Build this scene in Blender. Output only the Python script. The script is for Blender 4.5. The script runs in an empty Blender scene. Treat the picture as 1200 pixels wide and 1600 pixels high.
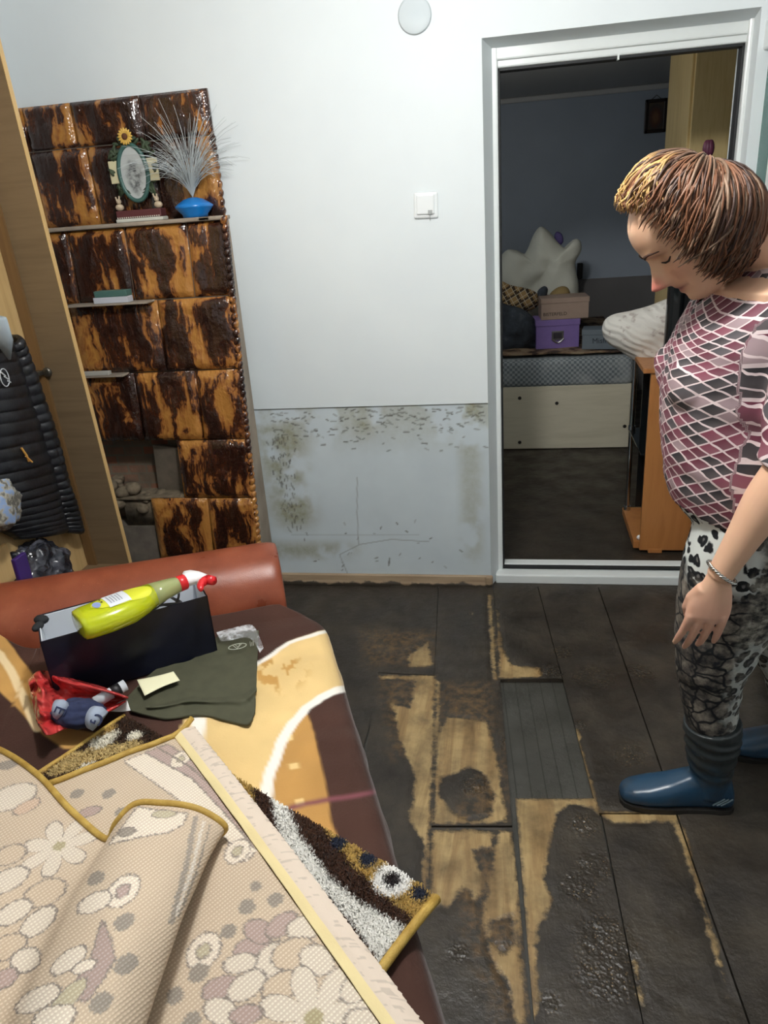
import bpy, bmesh, math, random
import numpy as np
from mathutils import Vector, Matrix, noise as mnoise

scene = bpy.context.scene
COL = scene.collection
random.seed(7)
RNG = np.random.default_rng(7)
PI = math.pi

# ------------------------------------------------------------------ camera
CAM = np.array([.1123, -2.8554, 1.56])
YAW, PITCH, ROLL, FPX = .1916, .3956, -.0766, 1170.0

def cam_axes():
    cy, sy = math.cos(YAW), math.sin(YAW)
    f = np.array([-sy, cy, 0.]); r = np.array([cy, sy, 0.]); u = np.array([0, 0, 1.])
    cp, sp = math.cos(PITCH), math.sin(PITCH)
    f2 = cp*f - sp*u; u2 = cp*u + sp*f
    cr, sr = math.cos(ROLL), math.sin(ROLL)
    return cr*r + sr*u2, -sr*r + cr*u2, f2
C_R, C_U, C_F = cam_axes()
cd = bpy.data.cameras.new('camera')
cam = bpy.data.objects.new('camera', cd); COL.objects.link(cam)
cd.sensor_fit = 'VERTICAL'; cd.sensor_height = 36.0; cd.sensor_width = 27.0
cd.lens = 36.0*FPX/1600.0
cd.clip_start = .02
cam.matrix_world = Matrix(((C_R[0], C_U[0], -C_F[0], CAM[0]), (C_R[1], C_U[1], -C_F[1], CAM[1]),
                           (C_R[2], C_U[2], -C_F[2], CAM[2]), (0, 0, 0, 1)))
scene.camera = cam

# ------------------------------------------------------------------ world, lamp, exposure
w = bpy.data.worlds.new('world'); scene.world = w; w.use_nodes = True
w.node_tree.nodes['Background'].inputs[0].default_value = (.02, .022, .025, 1)
w.node_tree.nodes['Background'].inputs[1].default_value = 1.0
def point_lamp(name, loc, power, radius, col):
    l = bpy.data.lights.new(name, 'POINT'); l.energy = power; l.shadow_soft_size = radius; l.color = col
    o = bpy.data.objects.new(name, l); o.location = loc; COL.objects.link(o); return o
point_lamp('ceiling_bulb', (-.15, -1.6, 2.33), 52, .08, (1.0, .99, .965))
point_lamp('bedroom_fill', (-.40, 1.0, 2.0), 5.5, .06, (1.0, .97, .92))  # unseen fill light, added to brighten the bedroom
scene.view_settings.view_transform = 'Standard'
scene.view_settings.look = 'None'
scene.view_settings.gamma = 1.0
scene.view_settings.use_curve_mapping = False
scene.view_settings.exposure = .45

# ------------------------------------------------------------------ helpers: measuring points in the room
def _ray(x, y): return C_F + (x-600)/FPX*C_R - (y-800)/FPX*C_U
def onx(x, y, v): d = _ray(x, y); return CAM + d*(v-CAM[0])/d[0]     # where a sight line meets the plane X = v
def ony(x, y, v): d = _ray(x, y); return CAM + d*(v-CAM[1])/d[1]
def onz(x, y, v): d = _ray(x, y); return CAM + d*(v-CAM[2])/d[2]
def flat(P, z):
    """points slid along their sight line on to the plane Z = z (for laying out woven patterns)"""
    P = np.asarray(P, float); d = P - CAM
    return (CAM + d*((z-CAM[2])/d[..., 2])[..., None])[..., :2]

# ------------------------------------------------------------------ helpers: colours and materials
def lin(v):
    v = v/255.0
    return v/12.92 if v <= .04045 else ((v+.055)/1.055)**2.4
def rgb(r, g, b): return (lin(r), lin(g), lin(b), 1.0)
def rgb3(r, g, b): return np.array([lin(r), lin(g), lin(b)])

class M:
    """a small node-tree writer"""
    def __init__(s, name, rough=.6, metal=0., spec=.5, color=(.5, .5, .5, 1)):
        s.m = bpy.data.materials.new(name); s.m.use_nodes = True
        s.t = s.m.node_tree; s.b = s.t.nodes['Principled BSDF']
        s.b.inputs['Base Color'].default_value = color
        s.b.inputs['Roughness'].default_value = rough
        s.b.inputs['Metallic'].default_value = metal
        s.b.inputs['Specular IOR Level'].default_value = spec
    def n(s, typ, ins=None, **props):
        nd = s.t.nodes.new('ShaderNode'+typ)
        for k, v in props.items(): setattr(nd, k, v)
        for k, v in (ins or {}).items():
            sk = nd.inputs[k]
            if isinstance(v, bpy.types.NodeSocket): s.t.links.new(v, sk)
            else: sk.default_value = v
        return nd
    def math(s, op, a, b=0., clamp=False):
        return s.n('Math', {0: a, 1: b}, operation=op, use_clamp=clamp).outputs[0]
    def set(s, k, v):
        if isinstance(v, bpy.types.NodeSocket): s.t.links.new(v, s.b.inputs[k])
        else: s.b.inputs[k].default_value = v
        return s
    def coord(s, kind='Object', scale=(1, 1, 1), rot=(0, 0, 0)):
        tc = s.n('TexCoord').outputs[kind]
        return s.n('Mapping', {'Vector': tc, 'Scale': scale, 'Rotation': rot}).outputs[0]
    def attr(s, name, out='Color'): return s.n('Attribute', attribute_name=name).outputs[out]
    def noise(s, vec, scale, detail=4, rough=.55, out=0, dist=0.):
        return s.n('TexNoise', {'Vector': vec, 'Scale': scale, 'Detail': detail, 'Roughness': rough, 'Distortion': dist}).outputs[out]
    def ramp(s, fac, stops, interp='LINEAR'):
        r = s.n('ValToRGB', {'Fac': fac}); cr = r.color_ramp; cr.interpolation = interp
        while len(cr.elements) < len(stops): cr.elements.new(.5)
        for e, (p, c) in zip(cr.elements, stops):
            e.position = p; e.color = c if len(c) == 4 else (*c, 1)
        return r.outputs[0]
    def mix(s, fac, a, b):
        return s.n('MixRGB', {'Fac': fac, 'Color1': a, 'Color2': b}).outputs[0]
    def bump(s, h, strength=.3, dist=.005):
        s.set('Normal', s.n('Bump', {'Height': h, 'Strength': strength, 'Distance': dist}).outputs[0]); return s

def plain(name, col, rough=.5, metal=0., spec=.5, var=.0, scale=20., bump=0., stretch=(1, 1, 1), coat=0., bdist=.003):
    """one colour, gently varied by noise, with a fine bump"""
    m = M(name, rough, metal, spec, col)
    if var or bump:
        n = m.noise(m.coord('Object', stretch), scale, 5)
        if var:
            d = tuple(max(0, c*(1-var)) for c in col[:3]); l = tuple(min(1, c*(1+var)) for c in col[:3])
            m.set('Base Color', m.ramp(n, [(.3, d), (.7, l)]))
        if bump: m.bump(n, bump, bdist)
    if coat: m.set('Coat Weight', coat); m.set('Coat Roughness', .08)
    return m.m

def wood(name, dark, light, scale=6., axis=2, rough=.45, stretch=14.):
    st = [stretch]*3; st[axis] = 1.0
    m = M(name, rough)
    n = m.noise(m.coord('Object', tuple(st)), scale*.35, 6, .6, dist=.4)
    m.set('Base Color', m.ramp(n, [(.25, dark), (.55, light), (.8, dark)]))
    m.bump(n, .06, .001)
    return m.m

def glassy(name, col, rough=.05, alpha=.35, ior=1.45):
    m = M(name, rough, 0, .5, col); m.set('Alpha', alpha); m.set('IOR', ior)
    return m.m

# ------------------------------------------------------------------ helpers: geometry
def link(name, me, mat, parent=None, smooth=True):
    o = bpy.data.objects.new(name, me); COL.objects.link(o)
    if mat is not None:
        for mm in (mat if isinstance(mat, (list, tuple)) else [mat]): me.materials.append(mm)
    if smooth and len(me.polygons): me.polygons.foreach_set('use_smooth', [True]*len(me.polygons))
    if parent is not None:
        o.parent = parent
    return o
def mesh(name, verts, faces, mat, parent=None, smooth=True):
    me = bpy.data.meshes.new(name); me.from_pydata([tuple(map(float, v)) for v in verts], [], [tuple(map(int, f)) for f in faces]); me.update()
    return link(name, me, mat, parent, smooth)
def tag(o, label, cat, group=None, kind=None):
    o['label'] = label; o['category'] = cat
    if group: o['group'] = group
    if kind: o['kind'] = kind
    return o
def struct(o, label=None):
    o['kind'] = 'structure'
    if label: o['label'] = label
    return o
def thing(name, label, cat, loc=(0, 0, 0), group=None):
    o = bpy.data.objects.new(name, None); COL.objects.link(o); o.location = tuple(float(v) for v in loc)
    o.empty_display_size = .05
    return tag(o, label, cat, group)
def keep(parent, *objs):
    """children were modelled in room coordinates: hold them there under their parent's empty"""
    for o in objs: o.matrix_parent_inverse = Matrix.Translation(-parent.location)

class B:
    """collects shapes into one mesh"""
    def __init__(s): s.v = []; s.f = []; s.mi = []
    def add(s, v, f, mi=0):
        o = len(s.v); s.v += [tuple(map(float, p)) for p in v]; s.f += [tuple(int(i)+o for i in q) for q in f]; s.mi += [mi]*len(f); return s
    def box(s, lo, hi, M4=None, bev=0., mi=0, seg=2):
        bm = bmesh.new(); bmesh.ops.create_cube(bm, size=1)
        for v in bm.verts:
            v.co = Vector([(lo[i]+hi[i])/2 + v.co[i]*(hi[i]-lo[i]) for i in range(3)])
        if bev: bmesh.ops.bevel(bm, geom=list(bm.edges), offset=bev, segments=seg, affect='EDGES', profile=.5)
        if M4 is not None: bmesh.ops.transform(bm, matrix=M4, verts=bm.verts)
        bm.verts.index_update()
        s.add([v.co for v in bm.verts], [[v.index for v in f.verts] for f in bm.faces], mi); bm.free(); return s
    def hexa(s, c, mi=0):
        """eight corners: bottom four, then top four, both anticlockwise"""
        return s.add(c, [(3, 2, 1, 0), (4, 5, 6, 7), (0, 1, 5, 4), (1, 2, 6, 5), (2, 3, 7, 6), (3, 0, 4, 7)], mi)
    def tube(s, pts, rad, n=10, cap=True, mi=0, flatx=1.0):
        P = [np.array(p, float) for p in pts]; k = len(P)
        R_ = rad if hasattr(rad, '__len__') else [rad]*k
        up = np.array([0, 0, 1.]); V = []
        prev = None
        for i in range(k):
            t = P[min(i+1, k-1)]-P[max(i-1, 0)]; t = t/(np.linalg.norm(t)+1e-12)
            a = prev if prev is not None else (np.array([1., 0, 0]) if abs(t[2]) > .9 else up)
            x = a - t*(a@t); x /= np.linalg.norm(x)+1e-12; prev = x
            y = np.cross(t, x)
            for j in range(n):
                an = 2*PI*j/n
                V.append(P[i] + R_[i]*(math.cos(an)*x*flatx + math.sin(an)*y))
        F = [(i*n+j, i*n+(j+1) % n, (i+1)*n+(j+1) % n, (i+1)*n+j) for i in range(k-1) for j in range(n)]
        if cap: F += [tuple(range(n-1, -1, -1)), tuple(range((k-1)*n, k*n))]
        return s.add(V, F, mi)
    def loft(s, rings, cap=True, mi=0):
        n = len(rings[0]); V = [p for r in rings for p in r]; k = len(rings)
        F = [(i*n+j, i*n+(j+1) % n, (i+1)*n+(j+1) % n, (i+1)*n+j) for i in range(k-1) for j in range(n)]
        if cap: F += [tuple(range(n-1, -1, -1)), tuple(range((k-1)*n, k*n))]
        return s.add(V, F, mi)
    def lathe(s, c, prof, n=24, M4=None, mi=0):
        rings = [[(c[0]+r*math.cos(2*PI*j/n), c[1]+r*math.sin(2*PI*j/n), c[2]+z) for j in range(n)] for r, z in prof]
        if M4 is not None: rings = [[tuple(M4 @ Vector(p)) for p in r] for r in rings]
        return s.loft(rings, True, mi)
    def ball(s, c, r, n=14, m=10, mi=0, M4=None):
        r = r if hasattr(r, '__len__') else (r, r, r)
        V = []
        for i in range(m+1):
            th = PI*i/m
            for j in range(n):
                ph = 2*PI*j/n
                V.append(Vector((r[0]*math.sin(th)*math.cos(ph), r[1]*math.sin(th)*math.sin(ph), r[2]*math.cos(th))))
        if M4 is not None: V = [M4.to_3x3() @ v for v in V]
        V = [(v.x+c[0], v.y+c[1], v.z+c[2]) for v in V]
        F = [(i*n+j, (i+1)*n+j, (i+1)*n+(j+1) % n, i*n+(j+1) % n) for i in range(m) for j in range(n)]
        return s.add(V, F, mi)
    def sheet(s, c4, n=8, m=8, mi=0):
        a, b, c, d = [np.array(p, float) for p in c4]
        V = [(a*(1-u)+b*u)*(1-v)+(d*(1-u)+c*u)*v for v in np.linspace(0, 1, m+1) for u in np.linspace(0, 1, n+1)]
        return s.add(V, [(i*(n+1)+j, i*(n+1)+j+1, (i+1)*(n+1)+j+1, (i+1)*(n+1)+j) for i in range(m) for j in range(n)], mi)
    def build(s, name, mat, parent=None, smooth=False):
        o = mesh(name, s.v, s.f, mat, parent, smooth)
        if any(s.mi): o.data.polygons.foreach_set('material_index', s.mi)
        if parent is not None: keep(parent, o)
        return o

def soft(o, ang=40):
    """smooth shading with crisp edges"""
    me = o.data; me.polygons.foreach_set('use_smooth', [True]*len(me.polygons))
    me.set_sharp_from_angle(angle=math.radians(ang)); return o
def weld(o, d=1e-5):
    bm = bmesh.new(); bm.from_mesh(o.data); bmesh.ops.remove_doubles(bm, verts=bm.verts, dist=d)
    bmesh.ops.recalc_face_normals(bm, faces=bm.faces); bm.to_mesh(o.data); bm.free(); return o
def thick(o, t, offset=-1):
    md = o.modifiers.new('thickness', 'SOLIDIFY'); md.thickness = t; md.offset = offset; return o
def subd(o, n=1):
    md = o.modifiers.new('smooth', 'SUBSURF'); md.levels = n; md.render_levels = n; return o
def remesh(o, voxel, smooth=6, fac=.5):
    md = o.modifiers.new('r', 'REMESH'); md.mode = 'VOXEL'; md.voxel_size = voxel; md.use_smooth_shade = True
    if smooth:
        sm = o.modifiers.new('s', 'SMOOTH'); sm.iterations = smooth; sm.factor = fac
    bpy.context.view_layer.update()
    dg = bpy.context.evaluated_depsgraph_get()
    me = bpy.data.meshes.new_from_object(o.evaluated_get(dg))
    o.modifiers.clear(); old = o.data; mats = [m for m in old.materials]
    o.data = me; bpy.data.meshes.remove(old)
    me.materials.clear()
    for m in mats: me.materials.append(m)
    me.polygons.foreach_set('use_smooth', [True]*len(me.polygons))
    return o
def coords(o):
    n = len(o.data.vertices); a = np.empty(n*3); o.data.vertices.foreach_get('co', a); return a.reshape(-1, 3)
def set_coords(o, a): o.data.vertices.foreach_set('co', np.asarray(a, float).ravel()); o.data.update()
def vcol(o, name, a):
    a = np.asarray(a, float)
    if a.ndim == 1: a = np.repeat(a[:, None], 3, 1)
    at = o.data.attributes.new(name, 'FLOAT_COLOR', 'POINT')
    at.data.foreach_set('color', np.concatenate([a, np.ones((len(a), 1))], 1).ravel())
def vvec(o, name, a):
    at = o.data.attributes.new(name, 'FLOAT_VECTOR', 'POINT'); at.data.foreach_set('vector', np.asarray(a, float).ravel())
def grid(fn, nu, nv):
    """(verts, faces) of a sheet fn(u, v)"""
    V = [fn(u, v) for v in np.linspace(0, 1, nv) for u in np.linspace(0, 1, nu)]
    F = [(j*nu+i, j*nu+i+1, (j+1)*nu+i+1, (j+1)*nu+i) for j in range(nv-1) for i in range(nu-1)]
    return V, F
def sstep(a, b, x):
    t = np.clip((x-a)/(b-a), 0, 1); return t*t*(3-2*t)

_perm = RNG.random((256, 256))
def vnoise(x, y):
    """vectorised value noise in 2-D, 0..1"""
    x = np.asarray(x, float); y = np.asarray(y, float)
    xi = np.floor(x).astype(int); yi = np.floor(y).astype(int); fx = x-xi; fy = y-yi
    fx = fx*fx*(3-2*fx); fy = fy*fy*(3-2*fy)
    g = lambda a, b: _perm[a & 255, b & 255]
    return (g(xi, yi)*(1-fx)+g(xi+1, yi)*fx)*(1-fy) + (g(xi, yi+1)*(1-fx)+g(xi+1, yi+1)*fx)*fy
def fbm(x, y, o=4):
    s = 0; a = .5; t = 0
    for k in range(o):
        s = s+a*vnoise(x*2**k+17.3*k, y*2**k+9.1*k); t += a; a *= .5
    return s/t
def poly_dist(P, poly):
    """signed distance to a polygon, positive inside"""
    P = np.asarray(P, float); poly = np.asarray(poly, float); n = len(poly)
    d = np.full(len(P), 1e9); ins = np.zeros(len(P), bool)
    for i in range(n):
        a = poly[i]; b = poly[(i+1) % n]; e = b-a
        t = np.clip(((P-a)@e)/(e@e+1e-12), 0, 1)
        d = np.minimum(d, np.hypot(*(P-a-t[:, None]*e).T))
        c = ((a[1] > P[:, 1]) != (b[1] > P[:, 1]))
        with np.errstate(divide='ignore', invalid='ignore'):
            xx = (b[0]-a[0])*(P[:, 1]-a[1])/(b[1]-a[1]+1e-15)+a[0]
        ins ^= c & (P[:, 0] < xx)
    return np.where(ins, d, -d)
def line_dist(P, pts):
    P = np.asarray(P, float); d = np.full(len(P), 1e9)
    for a, b in zip(pts[:-1], pts[1:]):
        a = np.asarray(a, float); e = np.asarray(b, float)-a
        t = np.clip(((P-a)@e)/(e@e+1e-12), 0, 1)
        d = np.minimum(d, np.hypot(*(P-a-t[:, None]*e).T))
    return d
def spline(ctrl, t):
    """Catmull-Rom through control points, t in 0..1"""
    c = np.asarray(ctrl, float); n = len(c); x = min(max(t, 0), 1)*(n-1); i = min(int(x), n-2); f = x-i
    p0, p1, p2, p3 = c[max(i-1, 0)], c[i], c[i+1], c[min(i+2, n-1)]
    return .5*((2*p1)+(-p0+p2)*f+(2*p0-5*p1+4*p2-p3)*f*f+(-p0+3*p1-3*p2+p3)*f**3)
def text_mesh(txt, size, M4, mat, name, parent=None, extrude=.0004):
    cu = bpy.data.curves.new('t', 'FONT'); cu.body = txt; cu.size = size; cu.align_x = 'CENTER'; cu.align_y = 'CENTER'; cu.extrude = extrude
    o = bpy.data.objects.new('t', cu); COL.objects.link(o)
    bpy.context.view_layer.update()
    me = bpy.data.meshes.new_from_object(o.evaluated_get(bpy.context.evaluated_depsgraph_get()))
    bpy.data.objects.remove(o); bpy.data.curves.remove(cu)
    me.transform(M4); r = link(name, me, mat, parent, False)
    if parent is not None: keep(parent, r)
    return r
def frame4(o, x, y):
    """matrix with origin o, x axis x, y axis roughly y"""
    x = Vector(x).normalized(); y = Vector(y); z = x.cross(y).normalized(); y = z.cross(x)
    return Matrix(((x.x, y.x, z.x, o[0]), (x.y, y.y, z.y, o[1]), (x.z, y.z, z.z, o[2]), (0, 0, 0, 1)))

# ------------------------------------------------------------------ room shell
XL, XR, YB, ZC = -1.74, 1.75, -3.9, 2.46
def paint(name, base, var=.03, rough=.55):
    m = M(name, rough)
    v = m.coord('Object')
    n = m.noise(v, 3.0, 3); f = m.noise(v, 90., 4)
    d = tuple(c*(1-var) for c in base[:3])
    m.set('Base Color', m.ramp(n, [(.3, d), (.7, base[:3])])); m.bump(f, .05, .002)
    return m.m
def back_wall_mat():
    m = M('wall_paint_stained', .5)
    v = m.coord('Object')
    n = m.noise(v, 3.0, 3)
    up = m.ramp(n, [(.3, rgb(226, 233, 236)[:3]), (.7, rgb(231, 238, 240)[:3])])
    lo = m.ramp(m.noise(v, 5., 3), [(.3, rgb(196, 207, 213)[:3]), (.7, rgb(206, 217, 222)[:3])])
    sep = m.n('SeparateColor', {0: m.attr('stain')})
    c = m.mix(sep.outputs[2], up, lo)
    fine = m.noise(v, 55., 5)
    st = m.math('MULTIPLY', sep.outputs[0], m.math('ADD', .55, fine), True)
    c = m.mix(st, c, rgb(150, 150, 128))
    c = m.mix(sep.outputs[1], c, rgb(70, 66, 58))
    m.set('Base Color', c)
    m.set('Roughness', m.math('SUBTRACT', .55, m.math('MULTIPLY', sep.outputs[2], .15)))
    m.bump(m.noise(v, 90., 4), .05, .002)
    return m.m
WALLM = back_wall_mat(); PAINT = paint('wall_paint', rgb(228, 234, 236)[:3]); CEILM = paint('ceiling_paint', rgb(232, 234, 234)[:3])
ZD = 2.016; XD = .848
SPL = float(ony(800, 72, .08)[2])
wb = B()
wb.box((XL, 0, .803), (0, .25, ZC)); wb.box((XL, .02, -.02), (-1.02, .25, .803)); wb.box((XD, 0, -.02), (XR, .25, ZC)); wb.box((0, 0, ZD), (XD, .25, ZC))
# plaster splays of the doorway
wb.add([(0, 0, 0), (.03, .08, 0), (.03, .25, 0), (0, .25, 0), (0, 0, ZD), (.03, .08, ZD), (.03, .25, ZD), (0, .25, ZD)],
       [(0, 1, 5, 4), (1, 2, 6, 5), (2, 3, 7, 6), (3, 2, 1, 0)])
wb.add([(0, 0, ZD), (0, .08, SPL), (0, .25, SPL), (0, .25, ZD), (XD, 0, ZD), (XD, .08, SPL), (XD, .25, SPL), (XD, .25, ZD)],
       [(0, 1, 5, 4), (1, 2, 6, 5), (3, 0, 4, 7), (3, 2, 1, 0)])
# lower panel, fine enough to hold its stains and painted lip shade
nx, nz = 230, 190
V, F = grid(lambda u, v: (-1.06+u*1.06, .007, -.02+v*.823), nx, nz)
k0 = len(wb.v); wb.add(V, F)
# back of the lower panel
wb.box((-1.06, .05, -.02), (0, .25, .803))
wall_back = struct(wb.build('wall_back', WALLM))
Pw = coords(wall_back); st = np.zeros((len(Pw), 3))
low = np.zeros(len(Pw), bool); low[k0:k0+nx*nz] = True
x, z = Pw[low, 0], Pw[low, 2]
nz1 = fbm(x*9, z*9, 5); nz2 = fbm(x*30+5, z*30, 4)
s_left = 1.1*sstep(.16, .0, np.abs(x+.845+.05*(z-.4)))*sstep(.82, .6, z)*sstep(.22, .35, z)*sstep(.3, .6, nz1)
s_left += .7*sstep(.07, 0, np.abs(z-.16))*sstep(.3, .1, np.abs(x+.8))*sstep(.35, .6, nz1)
s_right = sstep(.075, .01, np.abs(x+.075))*sstep(.3, .55, nz1)*sstep(.05, .2, z)*.45
s_top = sstep(.3, .5, nz1)*sstep(.55, .78, z)*.45 + sstep(.06, 0, np.abs(x+.5))*sstep(.62, .78, z)*.6
stain = np.clip(s_left+s_right+s_top, 0, .85)
scr_shade = np.zeros_like(x); P2 = np.stack([x, z], 1)
def dash(px, pz, L_, ang, wd=.0016):
    global scr_shade
    a = np.array([px, pz]); b = a+L_*np.array([math.cos(ang), math.sin(ang)])
    sel = (np.abs(x-px) < L_+.02) & (np.abs(z-pz) < L_+.02)
    d = line_dist(P2[sel], [a, b])
    scr_shade[sel] = np.maximum(scr_shade[sel], sstep(wd+.003, wd, d)*RNG.uniform(.35, .9))
for i in range(190):
    px_ = RNG.uniform(-.9, -.02); zz = .79-abs(RNG.normal(0, .075))
    if zz > .6: dash(px_, zz, RNG.uniform(.004, .022), RNG.uniform(-.7, .5), .0012)
for i in range(110):
    zz = RNG.uniform(.24, .7); dash(-.872+.06*(.7-zz)+RNG.normal(0, .022), zz, RNG.uniform(.004, .02), PI/2+RNG.uniform(-.6, .6), .0012)
for i in range(26): dash(RNG.uniform(-.85, -.03), RNG.uniform(.06, .3), RNG.uniform(.004, .014), RNG.uniform(0, PI), .001)
dash(-.44, .09, .035, 1.4, .002)
scr_shade = np.maximum(scr_shade, .42*sstep(.0035, .001, line_dist(P2, [(-.545, .5), (-.56, .33), (-.565, .19)])))
scr_shade = np.maximum(scr_shade, .42*sstep(.0035, .001, line_dist(P2, [(-.62, .02), (-.655, .14), (-.56, .19), (-.42, .215), (-.26, .205)])))
scr_shade = np.maximum(scr_shade, .22*sstep(.004, .001, line_dist(P2, [(-.86, .235), (-.5, .235), (-.3, .238)])))
scr_shade = np.maximum(scr_shade, .85*sstep(.006, .001, .8055+.0015*np.sin(x*40)-z))  # shade under the upper plaster lip, painted as a dark line
st[low] = np.stack([stain, scr_shade, np.ones_like(x)], 1)
st[(Pw[:, 2] < .81) & (Pw[:, 0] < -.9), 2] = 1
vcol(wall_back, 'stain', st)
struct(B().box((XL-.1, YB, -.05), (XL, .25, ZC)).build('wall_left', PAINT))
struct(B().box((XR, YB, -.05), (XR+.1, 0, ZC)).build('wall_right', PAINT))
struct(B().box((XL-.1, YB-.1, -.05), (XR+.1, YB, ZC)).build('wall_rear', PAINT))
struct(B().box((XL-.1, YB-.1, ZC), (XR+.1, .25, ZC+.1)).build('ceiling', CEILM))

# ------------------------------------------------------------------ bedroom shell beyond the doorway
BY, BZ, BL, BR = 3.3, 2.155, -.75, 1.9
BED_WALL = paint('bedroom_wall_paint', rgb(172, 184, 198)[:3], .08); BED_CEIL = paint('bedroom_ceiling_paint', rgb(205, 206, 205)[:3])
struct(B().box((BL, BY, -.05), (BR, BY+.1, BZ)).build('wall_bedroom_back', BED_WALL))
struct(B().box((BL-.1, .25, -.05), (BL, BY+.1, BZ)).build('wall_bedroom_left', BED_WALL))
struct(B().box((BR, .25, -.05), (BR+.1, BY+.1, BZ)).build('wall_bedroom_right', BED_WALL))
struct(B().box((BL-.1, .25, BZ), (BR+.1, BY+.1, BZ+.1)).build('ceiling_bedroom', BED_CEIL))
struct(B().box((BL, BY-.022, BZ-.035), (BR, BY, BZ), bev=.008).build('trim_1', BED_CEIL))

# ------------------------------------------------------------------ floor: laminate boards under drying flood mud
def FL(*pts): return [tuple(onz(x, y, 0)[:2]) for x, y in pts]
def slope_at(a, b, y): t = (y-a[1])/(b[1]-a[1]); return (a[0]+(b[0]-a[0])*t, y)
p = lambda x, y: np.array(onz(x, y, 0)[:2])
J_A = p(680, 1056); J_B = p(668, 1291); J_Bt = p(770, 915); J_Br = p(800, 1291); L0e = p(664, 1600); L1e = p(830, 1600)
H = [p(780, 1064), p(879, 1064), p(912, 1246), p(803, 1247)]
C2a, C2b, C2e = p(805, 1249), p(931, 1249), p(1003, 1600)
D_a, D_b, D2e = p(940, 1273), p(1056, 1273), p(1168, 1600)
def ext(a, b, y): return np.array(slope_at(a, b, y))
YE = -2.35
L2t = ext(p(879, 1064), p(928, 1249), 0.0)
boards = [
    # four corners: far left, far right, near right, near left; height
    ((ext(J_A, p(684, 960), 0.), ext(J_Bt, p(778, 1060), 0.), J_Br, J_B), 0),
    ((p(672, 1294), p(801, 1294), ext(p(801, 1294), L1e, YE), ext(p(672, 1294), L0e, YE)), .001),
    ((J_A+(-.205, .0), J_A, ext(J_B, L0e, YE)-(.004, 0), ext(J_B, L0e, YE)-(.215, 0)), .0005),
    ((ext(J_A, p(684, 960), 0.)-(.21, 0), ext(J_A, p(684, 960), 0.)-(.003, 0), J_A+(-.003, .004), J_A+(-.205, .004)), 0),
    ((ext(J_Bt, p(778, 1060), 0.)+(.004, 0), L2t-(.002, 0), p(878, 1062), p(779, 1062)), .0015),
    ((C2a, C2b, ext(C2b, C2e, YE), ext(p(807, 1249), p(836, 1600), YE)), .004),
    ((L2t+(.002, 0), ext(p(1056, 1273), p(1040, 1225), 0.)-(.01, 0), p(1055, 1270), p(934, 1270)), 0),
    ((D_a, D_b, ext(D_b, D2e, YE), ext(p(944, 1273), p(1008, 1600), YE)), .001),
    ((ext(p(1056, 1273), p(1040, 1225), 0.)-(.006, 0), ext(p(1056, 1273), p(1040, 1225), 0.)+(.34, 0), ext(D_b, D2e, YE)+(.5, 0), ext(D_b, D2e, YE)+(.005, 0)), .0005),
]
fb = B(); heights = []
for (a, b, c, d), h in boards:
    a, b, c, d = [np.append(q, 0) for q in (a, b, c, d)]
    nu = max(4, int(np.linalg.norm(b-a)/.0075)); nv = max(4, int(np.linalg.norm(d-a)/.0075))
    k = len(fb.v); fb.sheet((a, b, c, d), nu, nv); heights += [h]*(len(fb.v)-k)
    # board edges going down to the underlay
    for q, r in ((a, b), (b, c), (c, d), (d, a)):
        k = len(fb.v); dn = np.array([0, 0, -.012])
        fb.sheet((q, r, r+dn, q+dn), 12, 2); heights += [h]*(len(fb.v)-k)
k = len(fb.v)
E4 = lambda x0, y0, x1, y1, z: [(x0, y1, z), (x1, y1, z), (x1, y0, z), (x0, y0, z)]
fb.sheet(E4(XL, YB, XR, .0, -.0125), 4, 4); fb.sheet(E4(BL, 0, BR, BY, -.0005), 60, 80)
fb.sheet(E4(XL, YB, -.36, 0., -.002), 80, 60); fb.sheet(E4(.80, YB, XR, 0., -.001), 30, 60); fb.sheet(E4(-.5, YB, 1., YE, -.002), 10, 10)
heights += [0]*(len(fb.v)-k)
fv = np.array(fb.v); xy = fv[:, :2]; heights = np.array(heights)
wood_polys = [
    [(652, 1058), (680, 1057), (672, 1290), (662, 1430), (655, 1420), (664, 1330), (640, 1275), (650, 1215), (622, 1150), (612, 1100), (640, 1105)],
    [(683, 1150), (700, 1120), (762, 1128), (775, 1180), (794, 1286), (678, 1286)],
    [(682, 1065), (688, 1065), (684, 1150), (679, 1150)], [(762, 930), (767, 930), (777, 1062), (770, 1064)],
    [(674, 1298), (772, 1298), (768, 1345), (758, 1385), (742, 1408), (730, 1395), (705, 1425), (688, 1412), (672, 1425)],
    [(778, 1298), (798, 1298), (810, 1385), (822, 1600), (806, 1600), (795, 1545), (770, 1500), (752, 1445), (764, 1380)],
    [(806, 1250), (930, 1250), (936, 1266), (892, 1258), (872, 1275), (858, 1320), (852, 1375), (862, 1410), (842, 1450), (838, 1500), (842, 1560), (836, 1600), (830, 1600), (818, 1400)],
    [(893, 1140), (904, 1142), (934, 1268), (1056, 1271), (1068, 1300), (1090, 1365), (1078, 1362), (1050, 1284), (962, 1287), (930, 1272), (912, 1215)],
    [(1061, 1290), (1068, 1290), (1142, 1560), (1135, 1560)],
    [(777, 955), (784, 1012), (800, 1040), (846, 1046), (846, 1058), (780, 1061)], [(988, 1500), (994, 1500), (1006, 1570), (996, 1565)],
    [(638, 1025), (668, 1005), (676, 1040), (640, 1042)], [(590, 1056), (680, 1055), (678, 1062), (600, 1062)],
]
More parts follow.
